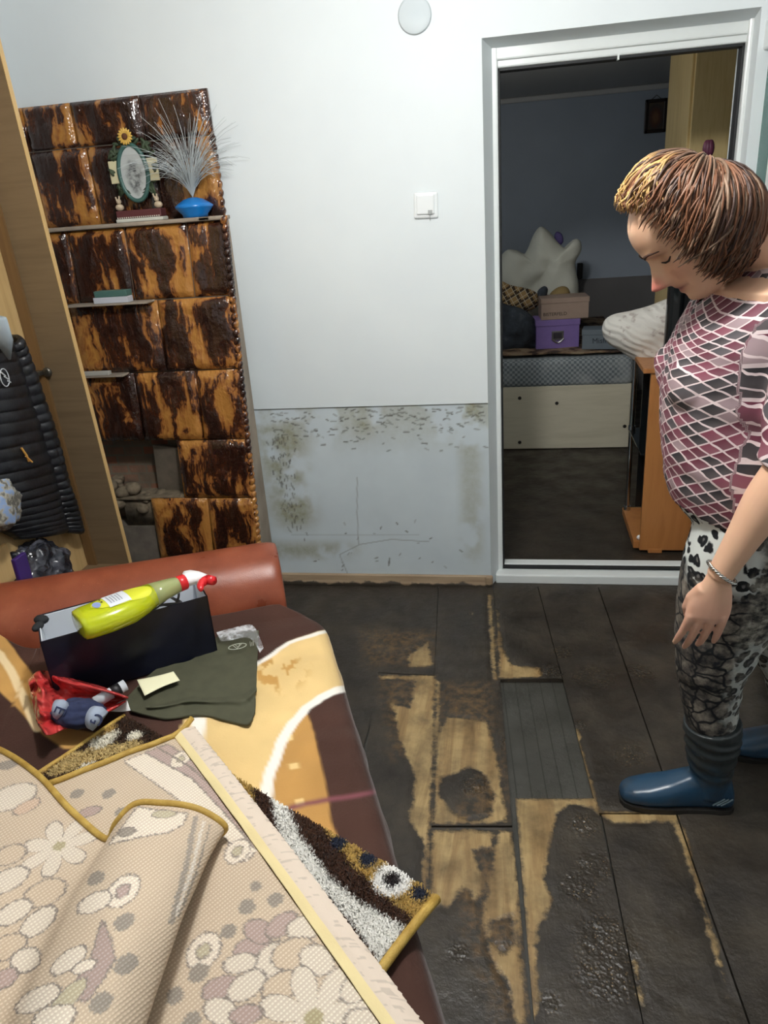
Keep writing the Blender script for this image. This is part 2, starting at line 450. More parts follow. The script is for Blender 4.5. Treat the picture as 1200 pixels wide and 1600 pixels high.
mud_polys = [[(690, 1215), (712, 1208), (735, 1198), (760, 1212), (772, 1240), (766, 1275), (735, 1285), (704, 1268), (684, 1240)],
             [(768, 1440), (800, 1430), (806, 1475), (784, 1492), (764, 1470)], [(724, 1385), (735, 1392), (760, 1460), (780, 1600), (690, 1600), (694, 1430), (714, 1402)],
             [(740, 1330), (770, 1325), (772, 1372), (752, 1372)]]
film_polys = [[(590, 1060), (680, 1057), (676, 1180), (610, 1190)], [(684, 1066), (772, 1066), (780, 1150), (686, 1150)], [(560, 985), (680, 985), (680, 1045), (570, 1040)], [(700, 1380), (775, 1300), (812, 1420), (815, 1600), (770, 1600)], [(690, 1290), (800, 1150), (795, 1280)]]
tread_spots = [(738, 1228, 40), (790, 1160, 16), (985, 1178, 46), (912, 1292, 34), (930, 1355, 40), (950, 1475, 60), (945, 1530, 55), (880, 1020, 36), (930, 1060, 60), (860, 1050, 40), (1000, 1050, 40), (905, 1135, 24), (905, 1390, 40), (715, 1490, 22), (860, 1570, 20), (735, 960, 14)]
f = np.full(len(xy), -.3)
for q in wood_polys: f = np.maximum(f, poly_dist(xy, FL(*q)))
for q in mud_polys: f = np.minimum(f, -poly_dist(xy, FL(*q)))
film = np.zeros(len(xy))
for q in film_polys: film = np.maximum(film, sstep(-.03, .05, poly_dist(xy, FL(*q))))
tr = np.zeros(len(xy))
for x_, y_, r_ in tread_spots:
    c = p(x_, y_); rr = r_/620.
    tr = np.maximum(tr, sstep(rr*1.1, rr*.2, np.hypot(*(xy-c).T)))
under = (fv[:, 2] < -.004)
nn = fbm(xy[:, 0]*28, xy[:, 1]*28, 4)
up = sstep(.0, -.02, f)*(.0015+.003*nn) + tr*(.0035*(vnoise(xy[:, 0]*95, xy[:, 1]*95)-.2))
top = np.abs(fv[:, 2]) < 1e-6
fv[:, 2] += heights + np.where(top, up, 0)
f = np.where(fv[:, 1] > .02, -.3, f)
fb.v = [tuple(q) for q in fv]
def floor_mat():
    m = M('muddy_laminate', .4)
    v = m.coord('Object'); sep = m.n('SeparateColor', {0: m.attr('mud')})
    g = m.noise(m.coord('Object', (9, .9, 9), (0, 0, .08)), 2.2, 6, .6, dist=.6)
    wd = m.ramp(g, [(.25, rgb(104, 80, 50)[:3]), (.45, rgb(152, 124, 82)[:3]), (.58, rgb(178, 152, 106)[:3]), (.8, rgb(122, 96, 60)[:3])])
    n1 = m.noise(v, 38., 6, .65); n0 = m.noise(v, 9., 5, .6)
    mud = m.ramp(m.noise(v, 6.5, 6, .62), [(.3, rgb(38, 33, 28)[:3]), (.5, rgb(53, 47, 40)[:3]), (.7, rgb(68, 61, 51)[:3])])
    tread = sep.outputs[2]
    vor = m.n('TexVoronoi', {'Vector': v, 'Scale': 120.}).outputs[0]
    mud = m.mix(m.math('MULTIPLY', tread, m.math('LESS_THAN', m.math('ADD', vor, m.math('MULTIPLY', n0, .5)), .44)), mud, rgb(120, 100, 72))
    fld = m.math('ADD', sep.outputs[0], m.math('MULTIPLY', m.math('SUBTRACT', n1, .5), .30))
    fld = m.math('ADD', fld, m.math('MULTIPLY', m.math('SUBTRACT', n0, .5), .22))
    hard = m.ramp(fld, [(.47, (0, 0, 0)), (.56, (1, 1, 1))])
    dirty = m.mix(m.math('MULTIPLY', m.ramp(n0, [(.42, (0, 0, 0)), (.7, (1, 1, 1))]), .75), wd, rgb(74, 58, 38))
    film = m.math('MULTIPLY', sep.outputs[1], m.ramp(n1, [(.42, (0, 0, 0)), (.72, (.75, .75, .75))]))
    c = m.mix(hard, m.mix(film, mud, rgb(128, 98, 58)), dirty)
    # bare underlay in the gap of the missing board
    ug = m.attr('under', 'Fac')
    st_ = m.n('TexWave', {'Vector': m.coord('Object', (1, 1, 1), (0, 0, -.09)), 'Scale': 7.5, 'Distortion': .1}, wave_type='BANDS', bands_direction='X').outputs[1]
    c = m.mix(ug, c, m.mix(m.ramp(st_, [(0, (1, 1, 1)), (.03, (0, 0, 0))]), m.ramp(n0, [(.3, rgb(58, 57, 52)[:3]), (.7, rgb(74, 73, 68)[:3])]), rgb(44, 42, 38)))
    m.set('Base Color', c)
    wet = m.ramp(m.noise(v, 7., 4), [(.35, (.28, .28, .28)), (.65, (.6, .6, .6))])
    rgh = m.mix(tread, wet, (.16, .16, .16, 1))
    m.set('Roughness', rgh)
    m.set('Specular IOR Level', .42)
    h = m.math('ADD', m.math('MULTIPLY', n1, m.math('SUBTRACT', 1.0, hard)), m.math('MULTIPLY', vor, m.math('MULTIPLY', tread, .7)))
    m.bump(h, .55, .006)
    return m.m
floor = struct(fb.build('floor', floor_mat()))
vcol(floor, 'mud', np.stack([np.clip(.5+f/.12, 0, 1), film, tr], 1))
ua = floor.data.attributes.new('under', 'FLOAT', 'POINT')
hole = poly_dist(xy, [tuple(q) for q in H])
ua.data.foreach_set('value', (under & (np.abs(fv[:, 2]+.0125) < .001)).astype(float))

# skirting board, muddied along its foot
def skirt_mat():
    m = M('skirting_laminate', .5); v = m.coord('Object')
    g = m.noise(m.coord('Object', (.6, 8, 8)), 6., 5)
    c = m.ramp(g, [(.3, rgb(138, 116, 92)[:3]), (.7, rgb(168, 148, 122)[:3])])
    z = m.n('SeparateXYZ', {0: v}).outputs[2]
    n = m.noise(v, 22., 5)
    k = m.math('ADD', m.math('MULTIPLY', z, -18.), m.math('MULTIPLY', n, .9))
    c = m.mix(m.ramp(k, [(.12, (0, 0, 0)), (.25, (1, 1, 1))]), c, rgb(62, 55, 46))
    m.set('Base Color', c); return m.m
sk = B(); prof = [(0, .0), (-.02, 0), (-.02, .012), (-.016, .022), (-.012, .045), (-.006, .049), (0, .049)]
sk.loft([[(x_, .006+y_, z_) for y_, z_ in prof] for x_ in (-1.0, -.02, -.008)])
sk.box((-.024, -.018, 0), (.008, .004, .052), bev=.006)
struct(sk.build('baseboard_back', skirt_mat()))

# ------------------------------------------------------------------ door: white plastic frame and open glazed leaf
PVC = plain('white_plastic', rgb(228, 233, 232), .28, var=.02, scale=4); GASK = plain('black_gasket', rgb(24, 26, 28), .6)
fx0, fx1 = float(ony(768, 400, .08)[0]), .862
zi = float(ony(850, 101, .12)[2]); xi = float(ony(781, 400, .12)[0]); xr = float(ony(1155, 140, .12)[0]); zt = float(ony(850, 886, .08)[2])
df = thing('door_1', 'white plastic door frame with black gasket set in the wall opening', 'door frame', (.4, .11, 0)); df['kind'] = 'structure'
zo = SPL+.02
def rail(name, lo, hi): return B().box(lo, hi, bev=.006).build(name, PVC, df)
rail('frame_stile', (fx0-.01, .08, 0), (xi, .15, zo)); rail('frame_stile', (xr, .07, 0), (fx1, .15, zo))
rail('frame_rail', (fx0, .082, zi+.022), (fx1, .15, zo)); rail('frame_rail', (fx0, .092, zi), (fx1, .15, zi+.03))
rail('threshold', (fx0, .03, -.005), (fx1, .10, zt-.014)); rail('threshold', (fx0, .10, -.005), (fx1, .15, zt+.004))
gk = B()
for lo, hi in (((xi-.002, .1, zt), (xi+.007, .152, zi)), ((xr-.007, .1, zt), (xr+.002, .152, zi)), ((xi, .1, zi-.009), (xr, .152, zi+.002)), ((xi, .085, zt-.012), (xr, .112, zt+.0))):
    gk.box(lo, hi, bev=.002)
gk.build('gasket', GASK, df)
B().box((float(ony(965, 93, .11)[0])-.003, .09, zi-.012), (float(ony(965, 93, .11)[0])+.003, .112, zi+.004)).build('striker_pin', PVC, df)
# open leaf, swung into the room on its right-hand hinges
GREEN = M('frosted_green_glass', .22, 0, .5, rgb(88, 130, 124))
GREEN.bump(GREEN.noise(GREEN.coord('Object'), 120., 3), .35, .003); GREEN.set('Transmission Weight', .25)
hx, hy = fx1-.004, .06
lf = thing('open_door', 'open white plastic door leaf with frosted green glass beside the doorway', 'door', (hx, hy, 0))
LA = Matrix.Translation((hx, hy, 0)) @ Matrix.Rotation(math.radians(-84.5), 4, 'Z')   # local x runs along the leaf
def leafbox(name, lo, hi, mat, bev=.008): return B().box(lo, hi, LA, bev).build(name, mat, lf)
zl = zi+.045
leafbox('stile', (0, 0, .05), (.06, .06, zl), PVC); leafbox('stile', (.74, 0, .05), (.82, .06, zl), PVC)
leafbox('mullion', (.20, -.004, .13), (.29, .064, zl-.08), PVC); leafbox('rail', (.05, 0, zl-.085), (.75, .06, zl), PVC)
leafbox('rail', (.05, 0, .05), (.75, .06, .14), PVC); leafbox('rail', (.05, 0, .9), (.75, .06, .98), PVC)
leafbox('glass_pane', (.055, .02, .97), (.205, .04, zl-.08), GREEN.m, 0); leafbox('glass_pane', (.285, .02, .97), (.745, .04, zl-.08), GREEN.m, 0)
leafbox('lower_panel', (.055, .018, .13), (.745, .042, .91), PVC, 0)
for z_ in (.25, 1.05, 1.75): B().tube([(hx+.012, hy-.005, z_), (hx+.012, hy-.005, z_+.09)], .009, 12).build('hinge', PVC, lf)

# ------------------------------------------------------------------ things on the wall
SW = plain('switch_plastic', rgb(240, 244, 245), .3)
a, b = ony(645, 299, 0), ony(686, 342, 0); cx, cz = (a[0]+b[0])/2, (a[2]+b[2])/2
sw = thing('light_switch', 'square white light switch on the bare wall left of the doorway', 'light switch', (cx, 0, cz))
T = Matrix.Translation((cx, 0, cz)) @ Matrix.Rotation(math.radians(1.5), 4, 'Y')
B().box((-.043, -.009, -.043), (.043, .0, .043), T, .006).build('plate', SW, sw)
B().box((-.033, -.016, -.030), (.031, -.006, .034), T, .004).build('rocker', SW, sw)
B().box((.008, -.0172, -.031), (.024, -.012, -.016), T, .002).box((.014, -.0168, -.05), (.0155, -.0085, -.03), T).build('screw_cover', plain('grey_smudge', rgb(168, 172, 172), .5), sw)
c = ony(648, 24, 0)
tag(B().lathe((0, 0, 0), [(.0, 0), (.052, 0), (.055, .004), (.05, .007), (.0, .008)], 40, Matrix.Translation(c) @ Matrix.Rotation(PI/2, 4, 'X')).build('junction_box_cover', paint('cover_paint', rgb(212, 221, 225)[:3]), smooth=True),
    'painted-over round junction cover high on the wall above the switch', 'junction box')

# ------------------------------------------------------------------ tiled stove
def tile_mat():
    m = M('drip_glazed_tile', .1, 0, .6)
    o = m.coord('Object')
    wv = m.noise(m.coord('Object', (1, 1, 1)), 6.5, 3, .5, out=1)
    v = m.n('VectorMath', {0: m.coord('Object', (13, 13, 3.6)), 1: m.n('VectorMath', {0: wv, 1: (1.4, 1.4, 1.0)}, operation='MULTIPLY').outputs[0]}, operation='ADD').outputs[0]
    n = m.noise(v, .85, 5, .62); dr = m.noise(m.coord('Object', (70, 70, 5)), 1., 3, .6)
    k = m.math('ADD', n, m.math('MULTIPLY', m.math('SUBTRACT', dr, .5), .16))
    k = m.math('SUBTRACT', k, m.math('MULTIPLY', m.attr('rim', 'Fac'), .055))
    c = m.ramp(k, [(.40, rgb(178, 124, 60)[:3]), (.455, rgb(146, 92, 46)[:3]), (.480, rgb(70, 38, 24)[:3]), (.57, rgb(42, 23, 18)[:3])])
    m.set('Base Color', c); m.set('Coat Weight', .5); m.set('Coat Roughness', .05)
    b1 = m.n('Bump', {'Height': m.math('ADD', m.math('MULTIPLY', k, 1.2), m.math('MULTIPLY', m.noise(o, 24., 3), .7)), 'Strength': .8, 'Distance': .018}).outputs[0]
    m.set('Normal', b1); return m.m
TILE = tile_mat(); GROUT = plain('sooty_grout', rgb(112, 104, 94), .85, var=.3, scale=15, bump=.4)
SIDE = plain('stove_side_plaster', rgb(150, 138, 124), .75, var=.25, scale=9, bump=.3, stretch=(1, 1, .6))
BRICK = M('bare_firebrick', .9)
bv = BRICK.coord('Object'); bn = BRICK.noise(bv, 11., 6)
br = BRICK.n('TexBrick', {'Vector': BRICK.n('Mapping', {'Vector': bv, 'Rotation': (PI/2, 0, 0)}).outputs[0], 'Color1': rgb(150, 92, 68), 'Color2': rgb(124, 104, 86), 'Mortar': rgb(120, 108, 92), 'Scale': 6.0, 'Mortar Size': .03})
BRICK.set('Base Color', BRICK.mix(BRICK.ramp(bn, [(.4, (0, 0, 0)), (.7, (.8, .8, .8))]), br.outputs[0], rgb(96, 88, 74))); BRICK.bump(bn, .8, .015)
RUB = plain('stove_rubble', rgb(116, 104, 86), .95, var=.4, scale=30, bump=.8)
FY, UY = -.15, -.028
stv = thing('tiled_stove', 'tall tiled stove with brown drip glaze, its lower tiles broken away', 'stove', (-1.3, FY/2, 0))
sx0, sx1 = XL+.005, -.893
zrow = [float(ony(340+0, yy, FY)[2]) for yy in (338, 463, 577, 686, 777, 872)]
ux1 = -.948
# carcass: upper back section, lower body, with a hole where the tiles have gone
hz1, hz0, hx0, hx1 = zrow[3]-.0, zrow[5], sx0, float(ony(292, 720, FY)[0])
B().box((sx0, UY+.016, zrow[0]-.02), (ux1-.004, .002, float(ony(180, 155, 0)[2])-.004)).build('upper_carcass', GROUT, stv)
low_ = B(); fy = FY+.014
low_.box((sx0, fy, hz1), (-.965, .0, zrow[0]-.004)); low_.box((hx1, fy, 0), (-.965, 0, hz1)); low_.box((-.97, fy, 0), (sx1-.012, fy+.03, zrow[0]-.004)); low_.box((sx0, fy, 0), (hx1, 0, .34))
low_.build('lower_carcass', GROUT, stv)
B().box((sx1-.014, fy-.004, 0), (sx1, .0, zrow[0]-.002), bev=.004).build('side_face', SIDE, stv)
B().box((sx0, FY-.012, zrow[0]-.012), (ux1-.006, .0, zrow[0]+.002), bev=.004).box((ux1-.05, FY-.012, zrow[0]-.012), (sx1-.006, -.10, zrow[0]+.002), bev=.004).build('mantel_ledge', SIDE, stv)
B().box((hx0, -.03, .3), (hx1, 0, hz1)).build('cavity_lining', BRICK.m, stv)
def tiles(name, xs, z0, z1, y, relief=0.006):
    bb = B(); rim = []
    for xa, xb in zip(xs[:-1], xs[1:]):
        g = .0022; nn_ = 22
        def fn(u, v, xa=xa, xb=xb):
            e = min(u, 1-u, v, 1-v); bul = min(1, e/.09)**.5
            X_ = xa+g+(xb-xa-2*g)*u; Z_ = z0+g+(z1-z0-2*g)*v
            h = mnoise.noise(Vector((X_*16, 3.1, Z_*12)))*relief + mnoise.noise(Vector((X_*5, 8.1, Z_*5)))*relief
            return (X_, y+.012-.016*bul-h*bul, Z_)
        V, F = grid(fn, nn_, nn_); bb.add(V, [q for q in F])
        tt_ = np.linspace(0, 1, nn_); rim += [float(max(0, 1-min(u, 1-u)/.10, 1-(1-v)/.13)) for v in tt_ for u in tt_]
        bb.box((xa+g, y+.010, z0+g), (xb-g, y+.022, z1-g)); rim += [1.]*(len(bb.v)-len(rim))
    o = bb.build(name, TILE, stv, True); at = o.data.attributes.new('rim', 'FLOAT', 'POINT'); at.data.foreach_set('value', rim)
    return o
zf = [float(ony(180, 155, 0)[2]), float(ony(180, 226, 0)[2])]
X0 = lambda px_, py_, y=FY: float(ony(px_, py_, y)[0])
tiles('tile_row', [sx0, X0(45, 200, 0), X0(120, 200, 0), X0(226, 190, 0), ux1], zf[1], zf[0]+.004, UY)
tiles('tile_row', [sx0, X0(62, 290, 0), X0(150, 290, 0), X0(250, 290, 0), ux1], zrow[0], zf[1], UY)
tiles('tile_row', [sx0, X0(110, 400), X0(200, 400), X0(297, 400), sx1], zrow[1], zrow[0]-.012, FY)
tiles('tile_row', [sx0, X0(120, 520), X0(259, 520), sx1], zrow[2], zrow[1], FY-.01)
tiles('tile_row', [sx0, X0(140, 630), X0(228, 630), X0(323, 630), sx1], zrow[3], zrow[2], FY-.016)
tiles('tile_row', [X0(294, 720), sx1], zrow[4], zrow[3], FY-.016)
tiles('tile_row', [X0(262, 830), X0(349, 830), sx1], zrow[5], zrow[4], FY-.016)
tiles('tile_row', [X0(262, 830), X0(349, 830), sx1], zrow[5]-.25, zrow[5], FY-.016)
for za, zb, xe, ye in ((zrow[5], zrow[4], sx1, FY), (zrow[4], zrow[3], sx1, FY), (zrow[3], zrow[2], sx1, FY), (zrow[2], zrow[1], sx1, FY), (zrow[1], zrow[0], sx1, FY), (zrow[0], zf[1], ux1, UY+.02)):
    n_ = int((zb-za)/.027); rp = B()
    for i in range(n_):
        rp.ball((xe-.010, ye-.004, za+(i+.5)*(zb-za)/n_), (.0135, .014, .018), 10, 8, M4=Matrix.Rotation(.55, 4, 'Y'))
    rp.build('rope_moulding', TILE, stv, True)
# broken lining seen in the cavity: tilted plate, rubble heap, dark flue opening
q = B(); q.box((-.05, -.006, -.12), (.075, .006, .12), Matrix.Translation((-1.30, -.075, hz1-.155)) @ Matrix.Rotation(.16, 4, 'Y') @ Matrix.Rotation(.25, 4, 'X'), .003)
q.build('loose_plate', plain('grey_plate', rgb(118, 108, 94), .7, var=.2, scale=20, bump=.2), stv)
rb = B()
for i in range(46):
    t_ = RNG.random(); s_ = RNG.uniform(.012, .035)
    rb.ball((hx0+.1+(hx1-hx0-.1)*t_, RNG.uniform(-.14, -.04), zrow[4]+.02-.1*RNG.random()+.03*math.sin(t_*6)), (s_*1.3, s_, s_*.8), 8, 6, M4=Matrix.Rotation(RNG.uniform(0, 3), 4, 'Z'))
rb.box((X0(215, 800)-.02, -.13, .34), (hx1, -.03, zrow[4]-.02), Matrix.Translation((0, 0, 0)))
o = rb.build('rubble', RUB, stv, True)
B().box((hx0, FY+.005, zrow[4]-.012), (hx1, -.03, zrow[4]-.002), bev=.002).build('broken_shelf', RUB, stv)

# the old stove leans: its lower rows are set a little further from the doorway
for o_ in stv.children:
    a_ = coords(o_); k_ = a_[:, 2] < 1.5
    sel = (a_[:, 2] < 1.55)
    a_[sel, 0] += .042*(a_[sel, 2]-1.53)
    if o_.name == 'side_face':
        back = a_[:, 1] > -.05; a_[back, 0] = -.955+.006*a_[back, 2]
        a_[back & (coords(o_)[:, 0] < sx1-.008), 0] -= .012
    set_coords(o_, a_)

# ------------------------------------------------------------------ on the stove ledge
LZ = zrow[0]+.0022
fc = ony(220, 340, -.085); fx = float(fc[0])
ph = thing('photo_frame', 'oval photograph frame with a sunflower on top, on the stove ledge', 'photo frame', (fx, -.07, LZ))
MAR = plain('maroon_base', rgb(92, 48, 50), .5); GRN = plain('teal_frame', rgb(62, 98, 92), .4); LEAF = plain('leaf_green', rgb(58, 72, 50), .6, var=.3, scale=60)
B().box((fx-.092, -.10, LZ), (fx+.092, -.05, LZ+.012), bev=.003).build('foot', plain('pale_foot', rgb(206, 206, 196), .5), ph)
B().box((fx-.088, -.098, LZ+.012), (fx+.088, -.052, LZ+.04), bev=.003).build('plinth', MAR, ph)
ck = B()
for i in range(20): ck.box((fx-.085+i*.0085, -.0995, LZ+.013), (fx-.081+i*.0085, -.097, LZ+.018))
ck.build('checker_trim', plain('checker_white', rgb(200, 196, 184), .5), ph)
el = lambda r, z0, rx, rz, n=40: [(fx+(rx+r)*math.cos(2*PI*i/n), z0+(rz+r)*math.sin(2*PI*i/n)) for i in range(n)]
oz = LZ+.162; ring = B()
ring.tube([(fx+.054*math.cos(2*PI*i/48), -.078, oz+.092*math.sin(2*PI*i/48)) for i in range(49)], .008, 10)
ring.build('oval_rim', GRN, ph, True)
PHO = M('faded_photograph', .25); pv = PHO.coord('Object'); sx_ = PHO.n('SeparateXYZ', {0: pv})
dd = PHO.n('VectorMath', {0: pv, 1: (fx+.004, 0, oz-.012)}, operation='SUBTRACT').outputs[0]
dl = PHO.n('VectorMath', {0: PHO.n('VectorMath', {0: dd, 1: (1, 0, .55)}, operation='MULTIPLY').outputs[0]}, operation='LENGTH').outputs[1]
PHO.set('Base Color', PHO.mix(PHO.ramp(PHO.math('ADD', dl, PHO.math('MULTIPLY', PHO.noise(pv, 55., 3), .02)), [(.032, (1, 1, 1)), (.045, (0, 0, 0))]), rgb(188, 194, 194),
        PHO.ramp(PHO.noise(pv, 42., 3), [(.4, rgb(88, 92, 94)[:3]), (.6, rgb(176, 182, 182)[:3])])))
pf = B(); pf.loft([[(x_, yy, z_) for x_, z_ in el(0, oz, .052, .090)] for yy in (-.08, -.074)]); pf.build('photograph', PHO.m, ph)
gb = B()
for i in range(60):
    an = RNG.uniform(.25, PI-.25) if i < 40 else RNG.choice([0.0, PI])+RNG.normal(0, .5)
    r_ = RNG.uniform(.06, .085) if i < 40 else .08
    gb.ball((fx+r_*1.05*math.cos(an), -.07+RNG.uniform(-.01, .01), oz+.02+r_*1.25*math.sin(an)), (.015, .006, .006), 8, 6, M4=Matrix.Rotation(RNG.uniform(0, 6), 4, 'Y'))
for sgn in (-1, 1):
    for k in range(9):
        an = PI/2+sgn*RNG.uniform(.2, 1.6)
        gb.tube([(fx+sgn*.072, -.078, LZ+.085), (fx+sgn*.072+.028*math.cos(an), -.08, LZ+.10+.03*math.sin(an)), (fx+sgn*.072+.05*math.cos(an), -.082, LZ+.092+.025*math.sin(an))], [.003, .003, .001], 6)
gb.build('greenery', LEAF, ph, True)
sfw = B()
for i in range(16):
    an = 2*PI*i/16
    sfw.ball((fx-.002+.018*math.cos(an), -.09, oz+.118+.018*math.sin(an)), (.011, .003, .0045), 8, 6, M4=Matrix.Rotation(-an, 4, 'Y'))
sf = sfw.build('sunflower', plain('sunflower_petals', rgb(216, 176, 84), .5), ph, True)
o = B().ball((fx-.002, -.093, oz+.118), (.011, .006, .011)).build('seed_head', plain('seed_brown', rgb(96, 58, 32), .8), sf, True); o.matrix_parent_inverse = Matrix.Identity(4)   # a sub-part shares its part's own space
for sgn in (-1, 1):
    B().box((fx+sgn*.07-.024, -.075, oz-.03), (fx+sgn*.07+.024, -.068, oz+.045), Matrix.Translation((0, 0, 0)), .002).build('card', plain('cream_card', rgb(214, 206, 168), .7) if sgn < 0 else bpy.data.materials['cream_card'], ph)
    fg = B(); fg.ball((fx+sgn*.076, -.083, LZ+.052), (.016, .012, .012)); fg.ball((fx+sgn*.074, -.086, LZ+.072), (.009, .009, .01)); fg.tube([(fx+sgn*.07, -.09, LZ+.07), (fx+sgn*.066, -.092, LZ+.09)], .003, 6); fg.tube([(fx+sgn*.078, -.09, LZ+.07), (fx+sgn*.08, -.092, LZ+.088)], .003, 6)
    fg.build('figurine', plain('pale_ceramic', rgb(196, 178, 152), .4) if sgn < 0 else bpy.data.materials['pale_ceramic'], ph, True)

lc = ony(305, 333, -.085); lx = float(lc[0])
fl = thing('fibre_optic_lamp', 'blue based ornamental lamp with a spray of pale fibres on the stove ledge', 'lamp', (lx, -.085, LZ))
B().lathe((lx, -.085, LZ), [(.0, 0), (.044, 0), (.046, .01), (.066, .032), (.069, .038), (.058, .046), (.036, .060), (.014, .066), (0, .067)], 40).build('base', plain('blue_plastic', rgb(22, 118, 196), .25, spec=.6), fl, True)
fbv = B()
for i in range(210):
    an = RNG.uniform(0, 2*PI); rr = RNG.uniform(.1, 1.0)**.7; Lf = RNG.uniform(.19, .33)
    tilt = rr*1.4; pts = []
    q_ = np.array([lx, -.085, LZ+.066]); pts.append(q_.copy())
    for k in range(6):
        tt = tilt*(.35+.22*k)
        q_ = q_+Lf/6*np.array([math.sin(tt)*math.cos(an), math.sin(tt)*math.sin(an)*.75, math.cos(tt)]); q_[1] = min(q_[1], -.045 if q_[0] < ux1 else -.012)
        pts.append(q_.copy())
    fbv.tube(pts, [.0007]*6+[.0005], 3, False)
o = fbv.build('fibres', plain('clear_fibre', rgb(196, 204, 206), .2), fl, True); o['kind'] = 'stuff'

def packet(name, label, cat, c0, w, d, h, rz, cols):
    t_ = thing(name, label, cat, c0)
    T_ = Matrix.Translation(tuple(float(v) for v in c0)) @ Matrix.Rotation(rz, 4, 'Z')
    z_ = 0
    for i, (pn, hh, mat_) in enumerate(cols):
        B().box((-w/2+.002*i, -d/2, z_), (w/2-.004*i, d/2, z_+hh), T_, .0015).build(pn, mat_, t_); z_ += hh+.0003
    return t_
TEALB = plain('teal_card', rgb(76, 110, 102), .5); WHITEP = plain('white_card', rgb(196, 198, 206), .5)
z1 = zrow[1]+.002
for py_, mat_, lab in ((1, WHITEP, 'small white packet lying under the teal one on the stove'), (0, TEALB, 'small teal packet lying on a white one on the stove')):
    cc = ony(178, 464, FY-.03); t0 = B().box((float(cc[0])-.072+.008*(1-py_), FY-.055, z1), (float(cc[0])+.066, FY-.012, z1+.022), bev=.002).build('packet', mat_)
    tag(t0, lab, 'packet'); z1 += .0225
sh = B().box((X0(112, 463), FY-.062, zrow[1]-.006), (X0(240, 463), FY+.01, zrow[1]+.0015), bev=.002).build('tile_ledge', SIDE, stv)
sh = B().box((X0(112, 577), FY-.05, zrow[2]-.006), (X0(200, 577), FY+.01, zrow[2]+.0015), bev=.002).build('tile_ledge', SIDE, stv)
cc = ony(150, 582, FY-.03)
tag(B().box((float(cc[0])-.075, FY-.046, zrow[2]+.0018), (float(cc[0])+.06, FY-.02, zrow[2]+.016), bev=.002).build('paper_strip', plain('grey_paper', rgb(178, 176, 168), .6)),
    'pale folded paper strip on a lower ledge of the stove beside the coat rack', 'paper')

# ------------------------------------------------------------------ coat rack by the left wall
OAK = wood('beech_laminate', rgb(178, 148, 98)[:3], rgb(198, 168, 118)[:3], 5., 2, .45)
OAKF = wood('worn_laminate', rgb(98, 82, 60)[:3], rgb(116, 98, 74)[:3], 5., 0, .5)
OAKE = wood('edge_strip_laminate', rgb(196, 160, 104)[:3], rgb(214, 180, 124)[:3], 4., 2, .4)
DKS = wood('dark_board_laminate', rgb(96, 70, 42)[:3], rgb(116, 88, 54)[:3], 4., 2, .5)  # dark brown laminate of the set-back inner post
ry = -.45; rk = thing('coat_rack', 'open beech laminate wardrobe with coats, standing beside the tiled stove', 'wardrobe', (-1.55, ry-.4, 0))
e0, e1 = ony(0, 80, ry), ony(200, 870, ry)
def ex(z_, e0=e0, e1=e1): return float(e0[0]+(e1[0]-e0[0])*(z_-e0[2])/(e1[2]-e0[2]))
zT = 2.25
def panel(name, xa, xb, y0, y1, mat, z0=0., z1=zT):
    xb0, xb1 = ex(z0)+xb, ex(z1)+xb
    xa0, xa1 = ex(z0)+xa, ex(z1)+xa
    return B().hexa([(xa0, y0, z0), (xb0, y0, z0), (xb0, y1, z0), (xa0, y1, z0), (xa1, y0, z1), (xb1, y0, z1), (xb1, y1, z1), (xa1, y1, z1)]).build(name, mat, rk)
panel('side_panel', -.135, -.0025, ry, ry+.018, OAKF); panel('edge_strip', -.0025, 0, ry-.0005, ry+.0185, OAKE)
panel('inner_post', -.172, -.135, ry-.012, ry+.018, DKS); panel('back_panel', -.185, -.175, -1.5, ry+.018, OAK)
panel('side_panel', -.175, .0, -1.52, -1.50, OAK); panel('base_shelf', -.175, 0, -1.5, ry, OAKF, .30, .318)
panel('divider_board', -.14, -.128, -1.06, -.90, OAKE, .318, .62)
hg = onx(46, 588, -1.55); hb = B()
hb.box((hg[0]-.01, ry-.045, hg[2]-.008), (hg[0]+.02, ry-.012, hg[2]+.008), bev=.003); hb.ball((hg[0]+.03, ry-.012, hg[2]), (.018, .01, .018))
hb.build('hinge', plain('dull_steel', rgb(96, 92, 84), .35, .8), rk)

# black quilted jacket
def quilt_mat():
    m = M('black_quilted_nylon', .38, 0, .5); v = m.coord('Object')
    m.set('Base Color', m.ramp(m.noise(v, 20., 4), [(.3, rgb(17, 18, 22)[:3]), (.7, rgb(30, 32, 38)[:3])])); m.bump(m.noise(v, 60., 4), .25, .004); return m.m
QUILT = quilt_mat(); jx = -1.545
def JP(x_, y_, xx=jx): return np.array(onx(x_, y_, xx))
jk = thing('quilted_jacket', 'black quilted jacket hanging inside the open wardrobe', 'jacket', JP(20, 700))
def body_panel(name, left, right, depth, ribs, x0, mat):
    def fn(u, v):
        a_ = spline(left, v); b_ = spline(right, v); e = math.sin(PI*min(max(u, .0), 1))
        q_ = a_*(1-u)+b_*u
        rib = abs(math.sin(PI*v*ribs))**.5*.010
        return q_+np.array([depth*(e**.6)+rib*(e**.4)+.006*mnoise.noise(Vector((u*5, v*9, 1))), 0, 0])
    V, F = grid(fn, 22, 120); o = mesh(name, V, F, mat, jk); keep(jk, o); thick(o, .012, -1); return o
body_panel('body', [JP(-60, 530), JP(-75, 660), JP(-40, 790), JP(22, 838)], [JP(2, 525), JP(50, 640), JP(84, 760), JP(98, 826)], .055, 22, jx, QUILT)
body_panel('sleeve', [JP(5, 545), JP(38, 660), JP(72, 770), JP(92, 828)], [JP(14, 525), JP(64, 650), JP(96, 760), JP(117, 831)], .045, 26, jx+.02, QUILT)
c0 = JP(6, 590, jx+.075); bm_ = B()
